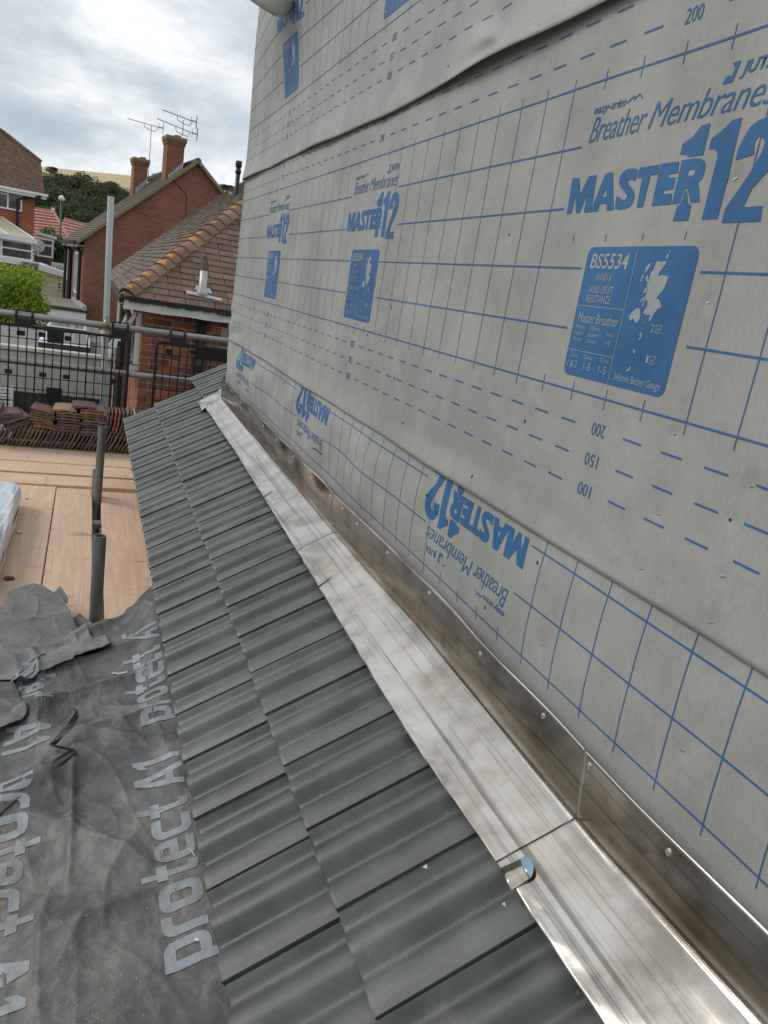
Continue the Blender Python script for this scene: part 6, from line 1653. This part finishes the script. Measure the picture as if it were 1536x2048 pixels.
# ---- pink-roofed bungalows beyond
M_PINK = mat('pink_pantiles', (.40, .17, .14), .8, col2=(.52, .27, .23), nscale=5, bump=.3, bscale=10)
def pan_roof(px, d, label, n=14, dep=5.0):
    """tiled slope facing the camera, given by pixels: left eave, right eave, right and left ends of its ridge"""
    a, b = [atY(*q, d) for q in px[:2]]; q, p = [atY(*q, d + dep) for q in px[2:]]
    t = thing('pink_roofed_bungalow', (p.x, d + 2, GZ), label, 'house')
    ba, bb = a + Vector((0, 2 * dep, 0)), b + Vector((0, 2 * dep, 0))
    for (e0_, e1_, r0_, r1_) in ((a, b, q, p), (b, bb, q, q + Vector((0, .01, 0))), (bb, ba, p, q)):
        m_ = MB(); nr = (e1_ - e0_).cross(r1_ - e0_).normalized(); nr = nr if nr.z > 0 else -nr
        for i in range(n):
            f0, f1 = i / n, (i + 1) / n; l0, r0 = e0_.lerp(r1_, f0), e1_.lerp(r0_, f0); l1, r1 = e0_.lerp(r1_, f1), e1_.lerp(r0_, f1)
            m_.hexa([l0 - nr * .1, r0 - nr * .1, r1 - nr * .1, l1 - nr * .1, l0 + nr * .10, r0 + nr * .10, r1, l1])
        m_.build('roof_slope', M_PINK, t)
    MB().tube([b, q], .13, 6).build('hip_tile', M_PINK, t); MB().tube([p, q], .12, 6).build('ridge_tile', M_PINK, t)
    MB().box((a.x + .3, d + .3, GZ - 2), (b.x - .3, d + 2 * dep - .3, min(a.z, b.z) - .05)).build('wall', M_OLDW, t)
    MB().box((q.x - .12, q.y - .12, q.z - .05), (q.x + .12, q.y + .12, q.z + .26)).build('finial', M_OLDW, t)
pan_roof([(20, 500), (158, 512), (106, 423), (70, 417)], 60, 'bungalow with pale pink tiled hipped roof behind the green lamp post')
pan_roof([(90, 520), (235, 540), (196, 456), (128, 437)], 74, 'farther pink tiled roof at right, running behind the brick gable house')

# lamp post
l0, l1 = atY(121, 500, 46), atY(123, 400, 46)
s = thing('street_lamp', (l0.x, 46, GZ), 'green street lamp post with white lantern head', 'street lamp')
MB().tube([(l0.x, 46, GZ), (l1.x, 46, l1.z)], [.085, .05], 10).build('post', mat('green_paint', (.02, .09, .045), .5), s, smooth=True)
MB().tube([(l1.x, 46, l1.z - .06), (l1.x, 46, l1.z + .02), (l1.x, 46, l1.z + .14), (l1.x, 46, l1.z + .24)], [.07, .17, .13, .04], 12).build('lantern', mat('lamp_white', (.75, .74, .72), .4), s, smooth=True)

# ---- foliage
def leafmat(name, a, b, c):
    m = bpy.data.materials.new(name); m.use_nodes = True; t = m.node_tree; bb = t.nodes['Principled BSDF']; bb.inputs['Roughness'].default_value = .6
    oi = N(t, 'ShaderNodeTexCoord'); nz = N(t, 'ShaderNodeTexNoise', inp={'Scale': 1.1, 'Detail': 4.0}); t.links.new(oi.outputs['Object'], nz.inputs['Vector'])
    gi = N(t, 'ShaderNodeNewGeometry'); ad = N(t, 'ShaderNodeMath', operation='MULTIPLY_ADD', inp={1: .45}); t.links.new(gi.outputs['Random Per Island'], ad.inputs[0]); t.links.new(nz.outputs['Fac'], ad.inputs[2])
    r = N(t, 'ShaderNodeValToRGB'); r.color_ramp.elements[0].position = .42; r.color_ramp.elements[0].color = (*a, 1); r.color_ramp.elements[1].position = .92; r.color_ramp.elements[1].color = (*c, 1); e_ = r.color_ramp.elements.new(.68); e_.color = (*b, 1)
    t.links.new(ad.outputs[0], r.inputs[0]); t.links.new(r.outputs[0], bb.inputs['Base Color'])
    tr_ = N(t, 'ShaderNodeBsdfTranslucent'); t.links.new(r.outputs[0], tr_.inputs[0]); mxs = N(t, 'ShaderNodeMixShader', inp={0: .3}); t.links.new(bb.outputs[0], mxs.inputs[1]); t.links.new(tr_.outputs[0], mxs.inputs[2]); t.links.new(mxs.outputs[0], t.nodes['Material Output'].inputs[0]); return m
def crown_mesh(seed, R, H, n, leaf, blobs=26, squash=.75):
    rs_ = np.random.RandomState(seed); B = []
    for i in range(blobs):
        a = rs_.uniform(0, 6.28); r = R * .72 * rs_.uniform(0, 1) ** .5; h = rs_.uniform(.12, .92) * H
        k = 1 - .45 * (h / H) ** 2; B.append((math.cos(a) * r * k, math.sin(a) * r * k, h, R * rs_.uniform(.26, .46)))
    V = []; F = []
    per = n // blobs
    for (bx, by, bz, br) in B:
        d = rs_.normal(size=(per, 3)); d /= np.linalg.norm(d, axis=1)[:, None]; rr_ = br * (rs_.uniform(.35, 1, per) ** .4) * (1 + .18 * np.sin(d[:, 0] * 7 + bx) * np.cos(d[:, 2] * 6))
        P = d * rr_[:, None]; P[:, 2] *= squash; P += (bx, by, bz)
        for p, dd in zip(P, d):
            nrm_ = dd + rs_.normal(size=3) * .7; nrm_ /= np.linalg.norm(nrm_); u = np.cross(nrm_, rs_.normal(size=3)); u /= np.linalg.norm(u); v = np.cross(nrm_, u); s_ = leaf * rs_.uniform(.6, 1.3)
            k = len(V); V += [tuple(p - u * s_), tuple(p - v * s_ * .55), tuple(p + u * s_), tuple(p + v * s_ * .55)]; F.append((k, k + 1, k + 2, k + 3))
    me = bpy.data.meshes.new('crown'); me.from_pydata(V, [], F); return me
M_TRUNK = mat('bark', (.09, .07, .05), .95)
LT1 = leafmat('dark_tree_leaves', (.022, .036, .014), (.050, .075, .026), (.085, .115, .040))
LT2 = leafmat('olive_tree_leaves', (.034, .045, .018), (.075, .088, .032), (.115, .120, .045))
LT3 = leafmat('greyish_tree_leaves', (.05, .065, .045), (.085, .105, .075), (.12, .14, .10))
CR = {}
for i, m in enumerate((LT1, LT2, LT3)):
    for k in range(2):
        me = crown_mesh(200 + i * 5 + k, 5.2, 9.5, 12000, .21, 34); me.materials.append(m); CR[(i, k)] = me
trunk_me = MB().tube([(0, 0, -9), (0, 0, 0), (.2, 0, 4)], [.4, .3, .12], 8).tube([(0, 0, 0), (1.6, .5, 3)], [.2, .08], 6).tube([(0, 0, .5), (-1.5, .6, 3.4)], [.2, .08], 6).mesh('trunk'); trunk_me.materials.append(M_TRUNK)
def tree(px, py_top, d, mi, sc, label, k=0, rz_=0.0, sz=1.0):
    p = atY(px, py_top, d); z0 = p.z - 10.1 * sc * sz
    t = thing('broadleaf_tree', (p.x, d, z0), label, 'tree', 'trees on the hillside'); t.scale = (sc, sc, sc * sz); t.rotation_euler = (0, 0, rz_)
    for nm, me in (('crown', CR[(mi, k)]), ('trunk', trunk_me)):
        o = bpy.data.objects.new(nm, me); COL.objects.link(o); o.parent = t
for a in [(95, 338, 150, 2, .75, 'greyish tree top nearest the left house roof', 0, .3), (118, 345, 160, 2, .7, 'pale greyish tree crown behind the dark trees at left', 1, 1.3),
          (104, 362, 122, 0, .85, 'dark green tree right beside the left house', 0, 2.0), (150, 346, 126, 1, .92, 'broad olive tree, left of the middle of the wood', 1, .4),
          (172, 345, 132, 0, .95, 'tall round dark tree in the middle of the wood', 1, 3.3), (192, 362, 118, 1, .7, 'olive tree below the tall round dark one', 0, 5.0),
          (132, 372, 108, 0, .75, 'dark tree low in the wood behind the lamp post', 0, 4.1), (216, 358, 134, 1, .62, 'brownish rounded tree right of the tall one', 1, 2.2),
          (205, 392, 112, 0, .6, 'dark tree below the brownish rounded one', 1, .9), (246, 368, 150, 2, .55, 'small pale grey-green tree left of the lower chimney', 0, 2.7),
          (236, 386, 124, 0, .55, 'dark tree at the right end of the wood above the roof', 0, 1.1), (160, 400, 104, 1, .75, 'olive tree at the foot of the wood above the pink roofs', 0, 3.9),
          (112, 405, 100, 0, .6, 'dark tree directly above the pink roof and lamp', 1, 5.5), (183, 418, 98, 0, .7, 'dark tree low behind the brick house eave', 1, 2.9), (225, 410, 108, 0, .5, 'dark tree touching the left roof edge of the gable house', 0, .2)]:
    tree(*a)
for (px, py, d, sc, lb) in ((316, 347, 420, .62, 'small dark tree on the hill between the two chimneys'), (449, 368, 400, .55, 'distant tree right of the gable on the hill crest'), (461, 370, 420, .62, 'distant tree on the hill crest left of the black flue'), (105, 333, 330, .5, 'far tree on the crest above the left house')):
    tree(px, py, d, 0, sc, lb, sz=.5)
# shrubs
def shrub(px, py_top, d, R, H, n, leaf, m, label, seed, blobs=22):
    p = atY(px, py_top, d); me = crown_mesh(seed, R, H, n, leaf, blobs); me.materials.append(m)
    t = thing('leafy_shrub', (p.x, d, p.z - H * 1.02), label, 'shrub'); o = bpy.data.objects.new('foliage', me); COL.objects.link(o); o.parent = t
    tk = MB().tube([(p.x, d, GZ), (p.x, d, p.z - H * .5)], [.08, .03], 6).build('stem', M_TRUNK, t); return t
LB = leafmat('bright_bush_leaves', (.10, .18, .012), (.25, .38, .025), (.42, .55, .05)); LG = leafmat('mid_green_leaves', (.02, .07, .01), (.05, .14, .02), (.10, .22, .04))
shrub(14, 528, 17.5, .98, 1.75, 15000, .030, LB, 'bright yellow-green bush at the left edge above the guard rail', 300, 34)
shrub(70, 590, 17.6, .36, .5, 3000, .028, LB, 'small low lobe of bright green bush trailing right over the white fascia', 301, 12)
shrub(112, 456, 43, 1.1, 2.4, 6000, .07, LG, 'dark green shrub beside the lamp post, above the porch', 302)
shrub(124, 478, 41.8, .6, 1.8, 4000, .07, LG, 'lower right green shrub next to the brick house eave', 303)

# ---- ground and hill
M_GRS = mat('rough_ground', (.10, .10, .06), .95, col2=(.16, .14, .09), nscale=.6)
gm = MB().add([(-700, -300, GZ), (900, -300, GZ), (900, 3500, GZ), (-700, 3500, GZ)], [(0, 1, 2, 3)]); tag(gm.build('ground', M_GRS), kind='structure')
hx = np.linspace(-260, 520, 90); hy = np.linspace(150, 1500, 60); HX, HY = np.meshgrid(hx, hy)
crest = 34 + .14 * HX + 2.0 * np.sin(HX / 60)
f_ = sstep(150, 560, HY) * (1 - .6 * sstep(620, 1500, HY))
HZ = GZ - 1 + (52.6 + .090 * HX + .5 * np.sin(HX / 40)) * f_
M_FIELD = mat('golden_stubble', (.50, .40, .22), .95, col2=(.45, .35, .18), nscale=.02, nstretch=(1, 5, 1), dirt=(.42, .34, .19), dscale=.03)
tag(link('golden_hill', gridmesh('golden_hill', np.stack([HX, HY, HZ], -1)), M_FIELD, None, True), kind='structure')
# plain brick wall of the building below the tiled roof
tag(MB().box((-.40, .05, GZ), (.9, 5.5, -.86)).build('lower_building_wall', M_BRK, None, origin=(.2, 2.8, GZ)), 'plain brick wall of the building beneath the grey tiled roof', 'wall')

# end of a plastic-wrapped roll sticking out high on the wall
e0, e1 = atX(574, 14, -.09), atX(533, -14, -.16)
M_PW = mat('cloudy_plastic', (.40, .42, .38), .25, col2=(.52, .54, .50), nscale=20, bump=.6, bscale=35, bdist=.005, spec=.7)
dd = (e1 - e0).normalized(); pr_ = [e0 + dd * t for t in (0, .01, .05, .12, .25, .55)]
tag(MB().tube(pr_, [.018, .040, .055, .06, .058, .06], 18).build('wrapped_roll_end', M_PW, None, smooth=True, origin=e0), 'end of a plastic-wrapped roll jutting out at the top left of the membrane wall', 'wrapped roll')
